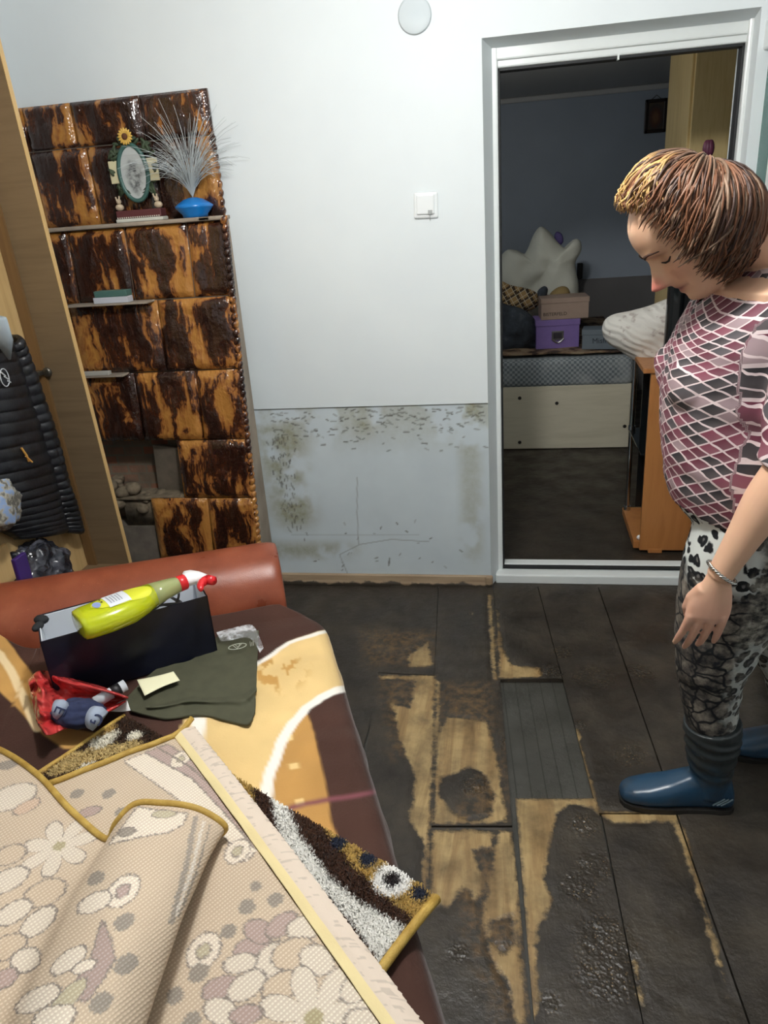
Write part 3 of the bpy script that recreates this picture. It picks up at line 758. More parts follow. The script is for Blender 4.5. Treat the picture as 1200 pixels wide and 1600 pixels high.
for k in range(3): bm_.tube([c0+np.array([.004, -.012+.01*k, .02-.016*k]), c0+np.array([.004, .004+.008*k, .004-.012*k])], .0025, 6)
bm_.tube([c0+np.array([.003, .02*math.cos(t_), .028*math.sin(t_)]) for t_ in np.linspace(0, 2*PI, 16)], .0016, 6)
bm_.build('chest_emblem', plain('white_print', rgb(196, 200, 204), .5), jk)
zp = JP(40, 712, jx+.08); B().tube([zp+(0, -.01, .03), zp+(.004, 0, .0), zp+(0, .008, -.022)], .0035, 8).tube([zp+(.003, -.004, -.0), zp+(.006, .016, -.028)], .003, 8).build('zip_pull', plain('orange_zip_tape', rgb(198, 146, 74), .4), jk)
tag(B().tube([JP(-14, 500, jx+.1), JP(6, 532, jx+.095), JP(15, 562, jx+.09)], [.05, .03, .004], 12, flatx=.4).build('grey_scarf', plain('pale_grey_cloth', rgb(148, 160, 168), .8, bump=.3, scale=80), smooth=True),
    'pale grey blue cloth hanging over the black quilted jacket', 'scarf')
def bumpy(name, c_, r_, mat, seed, amp=.25, sc=9, n=40, m_=28, parent=None, floorz=None):
    bb = B(); bb.ball((0, 0, 0), 1, n, m_); V = np.array(bb.v)
    V = np.array([v*(1+amp*mnoise.fractal(Vector(v)*1.3+Vector((seed, 0, 0)), .7, 2.0, 4)) for v in V])
    V = V*np.array(r_)+np.array(c_, float)
    if floorz is not None: V[:, 2] = np.maximum(V[:, 2], floorz)
    o = mesh(name, V, bb.f, mat, parent); weld(o); 
    if parent is not None: keep(parent, o)
    return o
CAMO = M('pale_print_cloth', .8); cv = CAMO.coord('Object')
CAMO.set('Base Color', CAMO.ramp(CAMO.noise(cv, 34., 3), [(.42, rgb(86, 84, 78)[:3]), (.5, rgb(150, 146, 132)[:3]), (.58, rgb(120, 142, 178)[:3])])); CAMO.bump(CAMO.noise(cv, 30., 4), .5, .01)
tag(bumpy('printed_garment', JP(2, 792, jx+.12), (.04, .075, .075), CAMO.m, 3.), 'pale blue printed garment bunched beside the jacket hem in the wardrobe', 'garment')
BAGM = M('crinkled_dark_plastic', .18, 0, .6, rgb(42, 44, 52)); kv = BAGM.coord('Object')
BAGM.set('Base Color', BAGM.ramp(BAGM.noise(kv, 18., 4), [(.4, rgb(30, 32, 40)[:3]), (.75, rgb(96, 98, 108)[:3])])); BAGM.bump(BAGM.n('TexVoronoi', {'Vector': kv, 'Scale': 34.}).outputs[0], .8, .014)
bgc = JP(56, 866, -1.50)
pb = thing('plastic_bag', 'crinkled dark plastic bag on the wardrobe floor below the jacket', 'bag', (bgc[0], bgc[1], .318))
bumpy('bag_body', (bgc[0]-.02, bgc[1], .318+.12), (.09, .14, .125), BAGM.m, 5., .3, parent=pb, floorz=.319)
pv_ = JP(34, 884, -1.42); B().box((pv_[0]-.01, pv_[1]-.03, .32), (pv_[0]+.005, pv_[1]+.03, pv_[2]+.035), bev=.004).build('purple_wrapper', plain('purple_foil', rgb(60, 36, 104), .35), pb)

# ------------------------------------------------------------------ sofa (turned a little from the wall)
SO = np.array([-.674, -.710, 0.]); SU = np.array([.927, .375, 0.]); SV = np.array([.375, -.927, 0.])
def S(a, b, z): return SO+a*SU+b*SV+np.array([0, 0, z])
def toS(xy): d = np.asarray(xy)[..., :2]-SO[:2]; return np.stack([d@SU[:2], d@SV[:2]], -1)
SM = Matrix(((SU[0], SV[0], 0, SO[0]), (SU[1], SV[1], 0, SO[1]), (0, 0, -1, 0), (0, 0, 0, 1)))   # handed; only for measuring
def leather_mat():
    m = M('brown_leatherette', .33, 0, .45); v = m.coord('Object')
    n = m.noise(v, 7., 5, .6); fn = m.noise(v, 260., 3); w_ = m.noise(v, 70., 5, .7)
    c = m.ramp(n, [(.3, rgb(120, 60, 40)[:3]), (.55, rgb(142, 74, 50)[:3]), (.75, rgb(158, 90, 62)[:3])])
    c = m.mix(m.ramp(w_, [(.66, (0, 0, 0)), (.74, (.6, .6, .6))]), c, rgb(190, 128, 92))
    m.set('Base Color', c); m.set('Roughness', m.ramp(n, [(.3, (.26,)*3), (.7, (.42,)*3)]))
    m.bump(m.math('ADD', m.math('MULTIPLY', fn, .25), m.math('MULTIPLY', m.noise(v, 9., 3), .9)), .25, .006); return m.m
LEATHER = leather_mat()
sofa = thing('sofa', 'brown leatherette sofa with a padded armrest below the tiled stove', 'sofa', S(-.3, .9, 0))
def arm_ring(a, t=0.0):
    # cross-section of the padded arm across b; t shrinks it towards the rounded end
    pts = []
    for b_, z_ in [(.0, .05), (.0, .3), (-.005, .47), (.02, .545), (.07, .585), (.13, .588), (.19, .565), (.24, .515), (.265, .44), (.27, .3), (.27, .05)]:
        cb, cz_ = .135, .35
        pts.append(S(a, cb+(b_-cb)*(1-t), cz_+(z_-cz_)*(1-t*.55)))
    return pts
ar = B(); ar.loft([arm_ring(-1.0)]+[arm_ring(x_) for x_ in np.linspace(-.95, -.045, 14)]+[arm_ring(-.02, .02), arm_ring(-.006, .06), arm_ring(.0, .13)])
ao = ar.build('armrest', LEATHER, sofa, True); subd(ao, 2)
sb = B()
sb.hexa([S(-1.02, .272, .1), S(-1.02, 1.95, .1), S(.055, 1.95, .1), S(.055, .272, .1), S(-1.02, .272, .42), S(-1.02, 1.95, .42), S(.055, 1.95, .42), S(.055, .272, .42)])
o = sb.build('seat_base', LEATHER, sofa); md = o.modifiers.new('b', 'BEVEL'); md.width = .03; md.segments = 4
bk = B(); bk.hexa([S(-1.08, .272, .425), S(-1.08, 1.95, .425), S(-.80, 1.95, .425), S(-.80, .272, .425), S(-1.12, .272, .79), S(-1.12, 1.95, .79), S(-1.04, 1.95, .77), S(-1.04, .272, .77)])
o = bk.build('backrest', LEATHER, sofa); md = o.modifiers.new('b', 'BEVEL'); md.width = .03; md.segments = 4
for a_, b_ in ((-.98, .06), (-.03, .2), (-.98, 1.88), (-.02, 1.88)):
    c_ = S(a_, b_, 0); B().lathe(tuple(c_), [(.0, 0), (.022, 0), (.028, .11), (0, .11)], 16).build('foot', plain('dark_foot', rgb(40, 28, 22), .5) if a_ < -.9 and b_ < 1 else bpy.data.materials['dark_foot'], sofa, True)

# ------------------------------------------------------------------ plush blanket over the sofa
BZ0 = .447
prof = [(-1.13, .80), (-1.08, .815), (-1.02, .80), (-.90, .66), (-.80, .51), (-.73, .455), (-.62, .446), (-.4, .446), (-.15, .447), (.02, .448), (.075, .440), (.098, .405), (.105, .33), (.10, .20), (.095, .07)]
def blanket(u, v):
    b_ = .283+(1.93-.283)*v
    a_, z_ = spline(prof, u)
    k = 1-min(1, max(0, (b_-.283)/.14)); k = k*k
    if a_ > -.05: a_ -= (.12*k)*min(1, (a_+.05)/.12)
    if k > 0 and -.7 < a_: z_ += .022*max(0, 1-abs(b_-.30)/.05)*(1 if z_ > .42 else 0)
    w_ = mnoise.noise(Vector((a_*7, b_*7, z_*7)))*.006+mnoise.noise(Vector((a_*2.5+3, b_*15, z_*3)))*.004
    if z_ < .40 and a_ > 0: a_ += .014*math.sin(b_*17)*(1-z_/.42)+w_
    else: z_ += max(-.0, w_+.003) if a_ > -.72 else w_
    if a_ <= -.72: a_ += .012*math.sin(b_*9)
    return S(a_, b_, z_)
V, F = grid(blanket, 420, 470)
BL_M = M('plush_blanket', .85, 0, .25); BL_M.set('Base Color', BL_M.attr('col')); BL_M.set('Sheen Weight', .15); BL_M.set('Sheen Roughness', .4)
BL_M.bump(BL_M.noise(BL_M.coord('Object'), 150., 4, .7), .3, .004)
bo = mesh('blanket', V, F, BL_M.m); thick(bo, .006, 1)
tag(bo, 'plush brown blanket with a tan leaf and white curves spread over the sofa', 'blanket')
q = toS(flat(coords(bo), .44)); a_, b_ = q[:, 0], q[:, 1]
wob = .012*(fbm(a_*14, b_*14, 3)-.5)
Lp = lambda *pts: [tuple(toS(onz(x, y, .44)[:2])) for x, y in pts]
BROWN, DBROWN, TAN, OCHRE, WHITE, PINK_SHEEN = rgb3(66, 42, 34), rgb3(48, 28, 22), rgb3(226, 194, 134), rgb3(186, 140, 78), rgb3(244, 238, 228), rgb3(122, 70, 78)
col = np.tile(BROWN, (len(q), 1))
n_ = fbm(a_*6, b_*6, 4); col = col*(.8+.5*n_)[:, None]
def lay(d, c, edge=.004):
    global col
    k_ = sstep(-edge, edge, d)[:, None]; col = col*(1-k_)+c*k_
qw = q+wob[:, None]
curve = Lp((560, 1072), (528, 1079), (502, 1090), (478, 1106), (458, 1130), (440, 1160), (428, 1190), (418, 1235), (412, 1275))
outer = Lp((330, 1085), (405, 1035), (450, 1005), (495, 989), (560, 978))
leaf = Lp((640, 960), (495, 986), (450, 1002), (405, 1033), (330, 1085), (290, 1125), (240, 1220), (380, 1300), (412, 1275), (418, 1235), (428, 1190), (440, 1160), (458, 1130), (478, 1106), (502, 1090), (528, 1079), (640, 1060))
tn = (TAN*(.86+.3*fbm(a_*10, b_*10, 3))[:, None])
pat = np.clip(sstep(.56, .66, fbm(a_*55+3, b_*22, 3))*sstep(.1, .03, np.hypot(a_+.06, (b_-.60)*.8)), 0, .8)[:, None]
tn = tn*(1-pat)+rgb3(186, 134, 58)*pat
lay(poly_dist(qw, leaf), tn)
och = Lp((412, 1275), (418, 1235), (428, 1190), (440, 1160), (458, 1130), (476, 1108), (486, 1130), (497, 1180), (512, 1240), (520, 1285), (540, 1330), (400, 1330))
oc = OCHRE*(.82+.35*fbm(a_*9+4, b_*9, 3))[:, None]
lay(poly_dist(qw, och), oc)
for sq in ([(446, 1150), (456, 1147), (458, 1156), (448, 1159)], [(450, 1194), (466, 1191), (468, 1200), (452, 1203)], [(460, 1250), (474, 1247), (478, 1258), (464, 1261)]):
    lay(poly_dist(q, Lp(*sq)), TAN*1.0, .002)
lay(.0125-line_dist(qw, curve), WHITE); lay(.0085-line_dist(qw, outer), WHITE)
tip = Lp((300, 1118), (322, 1122), (318, 1160), (300, 1150))
lay(poly_dist(q, tip), WHITE)
lay(.006-line_dist(qw, Lp((455, 1262), (500, 1252), (545, 1244), (590, 1235))), PINK_SHEEN, .008)  # pinkish highlight along a fold, painted into the blanket colour
st1 = Lp((-60, 935), (0, 985), (40, 1040), (75, 1085), (120, 1140), (175, 1150), (150, 1172), (100, 1170), (70, 1150), (0, 1080), (-70, 1030))
lay(poly_dist(qw, st1), rgb3(198, 152, 86)*(.8+.4*fbm(a_*12, b_*12, 3))[:, None])
lay(.010-line_dist(qw, Lp((-50, 985), (0, 1022), (25, 1062), (45, 1110), (62, 1140))), rgb3(238, 214, 168))
vcol(bo, 'col', np.clip(col, 0, 1))

# ------------------------------------------------------------------ pile rug lying face up on the blanket
R0, R1 = np.array([.137, 1.386]), np.array([-.43, .715]); RW = np.array([-.74, .67])*.62
ZR = .470
pr = thing('pile_rug', 'shaggy rug face up on the blanket, navy dots beside its gold bound end', 'rug', S(-.2, 1.1, ZR))
def rugpt(u, v):
    q_ = R0*(1-u)+R1*u+RW*v
    over = max(0, q_[0]-.075)
    return S(q_[0], q_[1], ZR+.004*mnoise.noise(Vector((u*6, v*6, 2)))-over*over*3.2)
V, F = grid(rugpt, 200, 110)
PILEM = M('shaggy_pile', .9, 0, .2); PILEM.set('Base Color', PILEM.attr('col')); PILEM.set('Sheen Weight', .15)
ro = mesh('rug_base', V, F, PILEM.m, pr); keep(pr, ro); thick(ro, .010, -1)
fz = lambda P: flat(P, .476)
Fz = lambda *pts: [tuple(onz(x, y, .476)[:2]) for x, y in pts]
def pile_col(P):
    f_ = fz(P); n0 = fbm(f_[:, 0]*60, f_[:, 1]*60, 3); jit = (RNG.random(len(f_))-.5)*.008
    c = rgb3(184, 152, 84)*(.7+.6*n0)[:, None]
    def ly(d, cc, e=.003):
        nonlocal c
        k = sstep(-e, e, d+jit)[:, None]; c = c*(1-k)+cc*k
    ly(poly_dist(f_, Fz((395, 1222), (440, 1240), (478, 1258), (512, 1305), (560, 1365), (646, 1440), (600, 1520), (500, 1420), (400, 1300))), rgb3(66, 40, 26)*(.7+.6*n0)[:, None])
    ly(poly_dist(f_, Fz((418, 1228), (444, 1250), (470, 1310), (515, 1372), (562, 1412), (632, 1452), (600, 1520), (545, 1440), (490, 1385), (440, 1320))), rgb3(246, 244, 238)*(.9+.15*n0)[:, None])
    def dot(x, y, r, cc):
        k_ = np.array(onz(x, y, .476)[:2]); ly(r-np.hypot(*(f_-k_).T), cc)
    NAVY = rgb3(38, 44, 62)
    for x, y, r in ((530, 1320, .0165), (575, 1346, .0165), (655, 1399, .014)): dot(x, y, r, NAVY)
    dot(613, 1378, .034, rgb3(246, 244, 240)); dot(613, 1378, .0145, rgb3(40, 30, 30))
    # flower cluster at the far left end
    left = poly_dist(f_, Fz((60, 1230), (40, 1180), (240, 1090), (300, 1140), (90, 1260)))
    ly(left, rgb3(62, 40, 26)*(.7+.6*n0)[:, None])
    for x, y, r, cc in ((110, 1163, .017, 1), (122, 1190, .03, 2), (150, 1180, .03, 2), (160, 1160, .026, 1), (140, 1205, .022, 1), (175, 1178, .026, 2), (205, 1170, .022, 2), (185, 1192, .018, 1), (212, 1152, .014, 1), (95, 1203, .022, 2), (170, 1150, .02, 1)):
        k_ = np.array(onz(x, y, .476)[:2])
        ly(r*(.9+.4*(vnoise(f_[:, 0]*90, f_[:, 1]*90)))-np.hypot(*(f_-k_).T), rgb3(236, 230, 214) if cc == 1 else rgb3(196, 172, 118)*(.8+.4*n0)[:, None])
    ly(poly_dist(f_, Fz((55, 1212), (120, 1160), (178, 1132), (184, 1142), (130, 1166), (66, 1214))), rgb3(178, 146, 82)*(.8+.4*n0)[:, None])
    return np.clip(c, 0, 1)
vcol(ro, 'col', pile_col(coords(ro)))
bodyL = [(-.57, .95), (-.30, .86), (.02, 1.66), (-.5, 1.7)]
pts = []
while len(pts) < 60000:
    u_, v_ = RNG.random(20000), RNG.random(20000)*.55
    q_ = R0[None]*(1-u_)[:, None]+R1[None]*u_[:, None]+RW[None]*v_[:, None]
    ok = poly_dist(q_, bodyL) < .02
    pts += list(zip(u_[ok], v_[ok]))
base = np.array([rugpt(u_, v_) for u_, v_ in pts]); nb = len(base)
an = RNG.uniform(0, 2*PI, nb); L_ = RNG.uniform(.0035, .007, nb); wv = np.stack([np.cos(an), np.sin(an), np.zeros(nb)], 1)*.0018; ll = RNG.uniform(.002, .006, nb)
lean = np.stack([-np.sin(an)*ll, np.cos(an)*ll, L_], 1)
bv_ = np.stack([base-wv, base+wv, base+lean+wv*.5, base+lean-wv*.5], 1).reshape(-1, 3)
bf = np.arange(nb*4).reshape(-1, 4)
pl = mesh('pile', bv_, bf, PILEM.m, pr, False); keep(pr, pl); pl['kind'] = 'stuff'
pc = pile_col(base); vcol(pl, 'col', np.repeat(pc, 4, 0)*np.tile(np.array([.92, .92, 1.06, 1.06]), nb)[:, None])
GOLD = M('gold_binding', .6, 0, .4); gv = GOLD.coord('Object')
GOLD.set('Base Color', GOLD.ramp(GOLD.noise(gv, 30., 4), [(.3, rgb(160, 126, 52)[:3]), (.7, rgb(196, 164, 84)[:3])])); GOLD.bump(GOLD.noise(gv, 240., 3), .5, .003)
B().tube([rugpt(-.004, v_)+(0, 0, .002) for v_ in np.linspace(0, 1, 20)], .0085, 10).build('end_binding', GOLD.m, pr, True)
B().tube([rugpt(1.004, v_)+(0, 0, .002) for v_ in np.linspace(0, 1, 20)], .006, 10).build('end_binding', GOLD.m, pr, True)

# ------------------------------------------------------------------ second rug thrown down with its woven back showing, one half folded over
BEIGE, LINE, LIGHTP, MAUVE, GREY, SAGE = rgb3(204, 186, 160), rgb3(122, 112, 104), rgb3(222, 212, 194), rgb3(176, 154, 146), rgb3(140, 132, 120), rgb3(188, 180, 150)
def back_col(P, zp, shapes, extra=None):
    f_ = flat(P, zp); c = np.tile(BEIGE, (len(f_), 1))*(.93+.12*fbm(f_[:, 0]*9, f_[:, 1]*9, 3))[:, None]
    U = np.array(onz(300, 1400, zp)[:2]); sx_ = np.linalg.norm(np.array(onz(320, 1400, zp)[:2])-U)/20   # metres per unit of the layout
    jit = (vnoise(f_[:, 0]*420, f_[:, 1]*420)-.5)*.006
    def ly(d, cc, e=.0012):
        nonlocal c
        k = sstep(-e, e, d+jit)[:, None]; c = c*(1-k)+cc*k
    for sh in shapes:
        k = sh[0]
        if k in ('dot', 'ring', 'flower', 'petal'):
            ce = np.array(onz(sh[1], sh[2], zp)[:2]); r = sh[3]*sx_; d = f_-ce; rr = np.hypot(*d.T)
        if k == 'dot': ly(r-rr, sh[4] if len(sh) > 4 else GREY)
        elif k == 'ring':
            cc_ = sh[4] if len(sh) > 4 else SAGE
            dd = np.hypot(d[:, 0], d[:, 1]*.8); ly(r*1.12-dd, LINE); ly(r-dd, rgb3(234, 224, 206)); ly(r*.5-dd, LINE*1.1); ly(r*.38-dd, cc_)
        elif k == 'flower':
            n, ph = sh[4], sh[5]; th = np.arctan2(d[:, 1], d[:, 0])
            rad = r*(.28+.72*np.abs(np.cos(n*(th-ph)/2))**.65); ly(rad+.0035-rr, LINE); ly(rad-rr, sh[6] if len(sh) > 6 else LIGHTP); ly(r*.17-rr, rgb3(170, 160, 120))
        elif k == 'petal':      # rounded leaf, outlined
            ang, asp, cc_ = sh[4], sh[5], sh[6]; ca, sa = math.cos(ang), math.sin(ang)
            x_, y_ = d[:, 0]*ca+d[:, 1]*sa, -d[:, 0]*sa+d[:, 1]*ca
            e = r-np.hypot(x_, y_*asp); ly(e+.0035, LINE); ly(e, cc_)
        elif k == 'poly':
            d = poly_dist(f_, [tuple(onz(x, y, zp)[:2]) for x, y in sh[1]]); ly(d+.003, LINE); ly(d, sh[2])
        elif k == 'line': ly(sh[2]*sx_-line_dist(f_, [tuple(onz(x, y, zp)[:2]) for x, y in sh[1]]), sh[3])
    return np.clip(c, 0, 1), f_
def weave_mat():
    m = M('woven_rug_back', .9, 0, .15); v = m.attr('lay', 'Vector')
    wa = m.n('TexWave', {'Vector': m.n('Mapping', {'Vector': v, 'Rotation': (0, 0, .62)}).outputs[0], 'Scale': 46., 'Distortion': .6, 'Detail Scale': 3.}, wave_type='BANDS', bands_direction='X').outputs[1]
    wb_ = m.n('TexWave', {'Vector': m.n('Mapping', {'Vector': v, 'Rotation': (0, 0, .62)}).outputs[0], 'Scale': 60., 'Distortion': .8}, wave_type='BANDS', bands_direction='Y').outputs[1]
    k = m.math('MULTIPLY', wa, m.math('ADD', .45, m.math('MULTIPLY', wb_, .55)))
    c = m.attr('col')
    m.set('Base Color', m.mix(m.math('MULTIPLY', m.ramp(k, [(.35, (1, 1, 1)), (.75, (0, 0, 0))]), .38), m.mix(.12, c, (.95, .9, .82, 1)), m.n('MixRGB', {'Fac': 1., 'Color1': c, 'Color2': rgb(176, 150, 140)}, blend_type='MULTIPLY').outputs[0]))
    m.bump(k, .35, .002); return m.m
WEAVE = weave_mat()
r2 = thing('folded_rug', 'large beige rug thrown back side up over the sofa, one side folded over', 'rug', S(-.3, 1.4, .5))
# flat half
bA, bB, bC, bD = onz(78, 1226, .497), onz(272, 1152, .505), onz(640, 1668, .505), onz(-60, 1760, .53)
def bodyf(u, v):
    q_ = (bA*(1-u)+bB*u)*(1-v)+(bD*(1-u)+bC*u)*v
    return q_+np.array([0, 0, .004*mnoise.noise(Vector((u*4, v*5, 7)))+.012*math.sin(PI*v)*u])
V, F = grid(bodyf, 230, 330); rb2 = mesh('flat_half', V, F, WEAVE, r2); keep(r2, rb2); thick(rb2, .007, 1)
LW = rgb3(236, 226, 208)
shp = [('poly', [(195, 1190), (228, 1176), (300, 1215), (345, 1262), (400, 1330), (385, 1345), (330, 1285), (260, 1235)], LW),
       ('poly', [(228, 1176), (262, 1163), (315, 1200), (380, 1275), (398, 1322), (345, 1262), (300, 1215)], MAUVE),
       ('ring', 282, 1186, 17), ('line', [(246, 1168), (300, 1200), (372, 1268)], 1.6, LINE), ('dot', 120, 1240, 12), ('dot', 170, 1240, 12), ('dot', 188, 1268, 10), ('petal', 140, 1268, 18, .4, 1.6, MAUVE),
       ('ring', 371, 1330, 19), ('ring', 318, 1486, 22), ('dot', 386, 1417, 13), ('dot', 431, 1405, 12), ('dot', 357, 1455, 12), ('dot', 310, 1520, 14), ('dot', 273, 1556, 12), ('dot', 300, 1595, 12), ('dot', 400, 1385, 9),
       ('petal', 395, 1480, 26, .5, 1.5, MAUVE), ('petal', 405, 1455, 24, -.4, 1.5, MAUVE), ('petal', 440, 1445, 24, .9, 1.5, MAUVE), ('petal', 475, 1450, 24, .2, 1.3, LIGHTP), ('petal', 425, 1500, 28, 1.1, 1.3, LIGHTP), ('petal', 375, 1505, 22, .3, 1.6, LIGHTP),
       ('petal', 460, 1490, 30, .3, 1.25, BEIGE*1.02), ('petal', 495, 1500, 26, -.5, 1.4, LIGHTP), ('petal', 350, 1545, 28, .2, 1.6, MAUVE), ('petal', 385, 1540, 26, .8, 1.5, LIGHTP), ('petal', 345, 1580, 24, -.3, 1.6, LIGHTP), ('petal', 440, 1540, 26, .6, 1.4, BEIGE*1.02),
       ('flower', 490, 1590, 74, 7, .3), ('petal', 385, 1585, 20, .2, 1.6, MAUVE), ('petal', 560, 1540, 26, .9, 1.5, LIGHTP), ('petal', 570, 1600, 26, -.2, 1.5, LIGHTP)]
c_, f_ = back_col(coords(rb2), .505, shp); vcol(rb2, 'col', c_); vvec(rb2, 'lay', np.concatenate([f_, np.zeros((len(f_), 1))], 1))
# pale webbing along the long cut edge
eB, eC = onz(304, 1137, .507), onz(712, 1668, .50)
def webf(u, v):
    q_ = (bB*(1-u)+eB*u)*(1-v)+(bC*(1-u)+eC*u)*v
    ragged = .004*mnoise.noise(Vector((v*160, 0, 0)))*(1 if u > .95 else 0)
    return q_+np.array([ragged, 0, .004+.006*math.sin(PI*u)+.012*math.sin(PI*v)+.003*mnoise.noise(Vector((v*14, u*2, 1)))])
V, F = grid(webf, 40, 300); wo = mesh('webbing_edge', V, F, None, r2); keep(r2, wo); thick(wo, .004, 1)
WEB = M('pale_webbing', .85, 0, .2); WEB.set('Base Color', WEB.attr('col')); WEB.bump(WEB.noise(WEB.coord('Object'), 300., 3), .3, .002)
wo.data.materials.append(WEB.m)
uu = np.tile(np.linspace(0, 1, 40), 300); vv_ = np.repeat(np.linspace(0, 1, 300), 40)
cw = np.where((uu < .33)[:, None], rgb3(226, 208, 158), rgb3(214, 198, 182)); tick = (vnoise(vv_*260, uu*3) > .78) & (uu > .35)
cw = cw*(1-.22*tick)[:, None]; vcol(wo, 'col', cw)
# gold binding on the short edge, with its loose curl at the corner
B().tube([bodyf(u_, 0)+(0, 0, .004) for u_ in np.linspace(-.0, 1, 16)]+[onz(286, 1140, .512), onz(300, 1122, .52)], .0065, 10).build('short_binding', GOLD.m, r2, True)
# folded-over half: left panel, valley, and the rolled ridge
G = [[(-90, 1150, .50), (-130, 1400, .56), (-200, 1720, .60)],
     [(-10, 1168, .505), (-60, 1400, .555), (-120, 1700, .60)],
     [(58, 1212, .510), (10, 1400, .545), (-60, 1680, .58)],
     [(112, 1268, .515), (48, 1420, .535), (-40, 1660, .56)],
     [(165, 1312, .520), (88, 1430, .545), (-8, 1640, .565)],
     [(182, 1288, .555), (112, 1420, .605), (15, 1640, .63)],
     [(214, 1258, .580), (160, 1390, .645), (60, 1650, .67)],
     [(258, 1256, .585), (212, 1390, .655), (110, 1660, .68)],
     [(312, 1268, .575), (262, 1395, .635), (160, 1670, .66)],
     [(350, 1290, .550), (298, 1400, .59), (205, 1670, .61)],
     [(344, 1306, .520), (284, 1425, .535), (196, 1660, .55)],
     [(322, 1312, .512), (262, 1430, .520), (176, 1650, .53)]]
GW = np.array([[onz(x, y, z) for x, y, z in row] for row in G])
def flap(u, v):
    c3 = np.array([spline(GW[:, k], u) for k in range(3)])
    v2 = v
    q_ = c3[0]*(1-v2)*(1-2*v2)+c3[1]*4*v2*(1-v2)+c3[2]*v2*(2*v2-1)
    return q_+np.array([0, 0, .004*mnoise.noise(Vector((u*9, v*5, 4)))])
V, F = grid(flap, 420, 300); fo = mesh('folded_half', V, F, WEAVE, r2); keep(r2, fo); thick(fo, .007, 1)
WH = rgb3(232, 222, 204)
shp = [('flower', 92, 1322, 62, 7, .5, LIGHTP), ('petal', 45, 1180, 24, .9, 1.5, LIGHTP), ('petal', 12, 1195, 16, .2, 1.4, GREY), ('petal', 20, 1245, 40, .4, 1.2, LIGHTP), ('petal', 42, 1260, 22, .9, 1.5, rgb3(206, 180, 154)), ('petal', 16, 1335, 24, .1, 1.2, BEIGE), ('petal', 12, 1375, 30, .6, 1.3, LIGHTP),
       ('petal', 70, 1395, 30, .4, 1.2, BEIGE), ('petal', 22, 1425, 24, .8, 1.2, LIGHTP), ('petal', 60, 1440, 26, 1.2, 1.3, LIGHTP), ('petal', 10, 1480, 26, .3, 1.3, BEIGE), ('petal', 40, 1500, 22, -.4, 1.3, LIGHTP), ('petal', 5, 1530, 18, .5, 1.3, MAUVE),
       ('ring', 192, 1392, 23, MAUVE), ('dot', 150, 1372, 13), ('dot', 194, 1440, 15), ('dot', 198, 1506, 16), ('dot', 158, 1566, 15), ('petal', 148, 1410, 24, .6, 1.4, WH),
       ('poly', [(160, 1440), (172, 1470), (178, 1500), (160, 1530), (135, 1565), (118, 1560), (122, 1530), (145, 1490)], MAUVE*.88), ('petal', 108, 1500, 24, 1.0, 1.6, WH), ('petal', 132, 1510, 14, .5, 1.6, WH), ('petal', 105, 1560, 30, 1.2, 2.2, SAGE), ('petal', 60, 1560, 26, .6, 1.6, WH), ('petal', 85, 1590, 26, .2, 1.6, WH),
       ('poly', [(172, 1318), (215, 1262), (292, 1272), (285, 1288), (262, 1300), (225, 1306)], WH), ('petal', 256, 1272, 20, .1, 2.4, SAGE), ('petal', 198, 1300, 13, .3, 1.5, GREY*1.1),
       ('line', [(305, 1278), (292, 1350), (268, 1440)], 4.5, GREY*1.15), ('line', [(318, 1285), (300, 1360), (276, 1430)], 2.6, rgb3(226, 220, 208)), ('line', [(328, 1290), (306, 1365), (280, 1430)], 1.6, GREY)]
c_, f_ = back_col(coords(fo), .58, shp); vcol(fo, 'col', c_); vvec(fo, 'lay', np.concatenate([f_, np.zeros((len(f_), 1))], 1))
B().tube([flap(u_, 0)+np.array([0, 0, .003]) for u_ in np.linspace(0, .9, 70)], .0062, 10).build('fold_binding', GOLD.m, r2, True)

# ------------------------------------------------------------------ shoe box with the spray bottle across it
bx0, bx1 = S(-.612, .575, BZ0+.008), S(-.212, .478, BZ0+.008); BH = .176
ev = (bx1-bx0); BLn = np.linalg.norm(ev); ev /= BLn; dv = np.array([ev[1]*-1, ev[0], 0])
if dv@SV > 0: dv = -dv
BD = .15
sbx = thing('shoe_box', 'dark navy shoe box without a lid on the blanketed sofa', 'box', (bx0+bx1)/2+dv*BD/2)
BXM = Matrix(((ev[0], dv[0], 0, bx0[0]), (ev[1], dv[1], 0, bx0[1]), (0, 0, 1, bx0[2]), (0, 0, 0, 1)))
NAVYC = plain('navy_card', rgb(20, 23, 38), .32, var=.25, scale=14, spec=.4); INNER = plain('white_card_lining', rgb(216, 222, 230), .6)
def bxb(lo, hi, bev=.0015): return B().box(lo, hi, BXM, bev)
t3 = .003
bb = bxb((0, 0, 0), (BLn, BD, t3)); bb.box((0, 0, 0), (BLn, t3, BH), BXM); bb.box((0, BD-t3, 0), (BLn, BD, BH), BXM); bb.box((0, 0, 0), (t3, BD, BH), BXM); bb.box((BLn-t3, 0, 0), (BLn, BD, BH), BXM)
bb.build('outer_walls', NAVYC, sbx)
bb = bxb((t3, t3+.0005, t3), (BLn-t3, t3*2, BH-.002)); bb.box((t3, BD-2*t3, t3), (BLn-t3, BD-t3-.0005, BH-.002), BXM); bb.box((t3+.0005, t3, t3), (2*t3, BD-t3, BH-.002), BXM); bb.box((BLn-2*t3, t3, t3), (BLn-t3-.0005, BD-t3, BH-.002), BXM); bb.box((t3, t3, t3), (BLn-t3, BD-t3, t3*2), BXM)
bb.build('white_lining', INNER, sbx)
bxb((BLn, .02, .03), (BLn+.0008, BD-.02, BH-.04), 0).build('end_label', plain('size_label', rgb(196, 190, 180), .5), sbx)
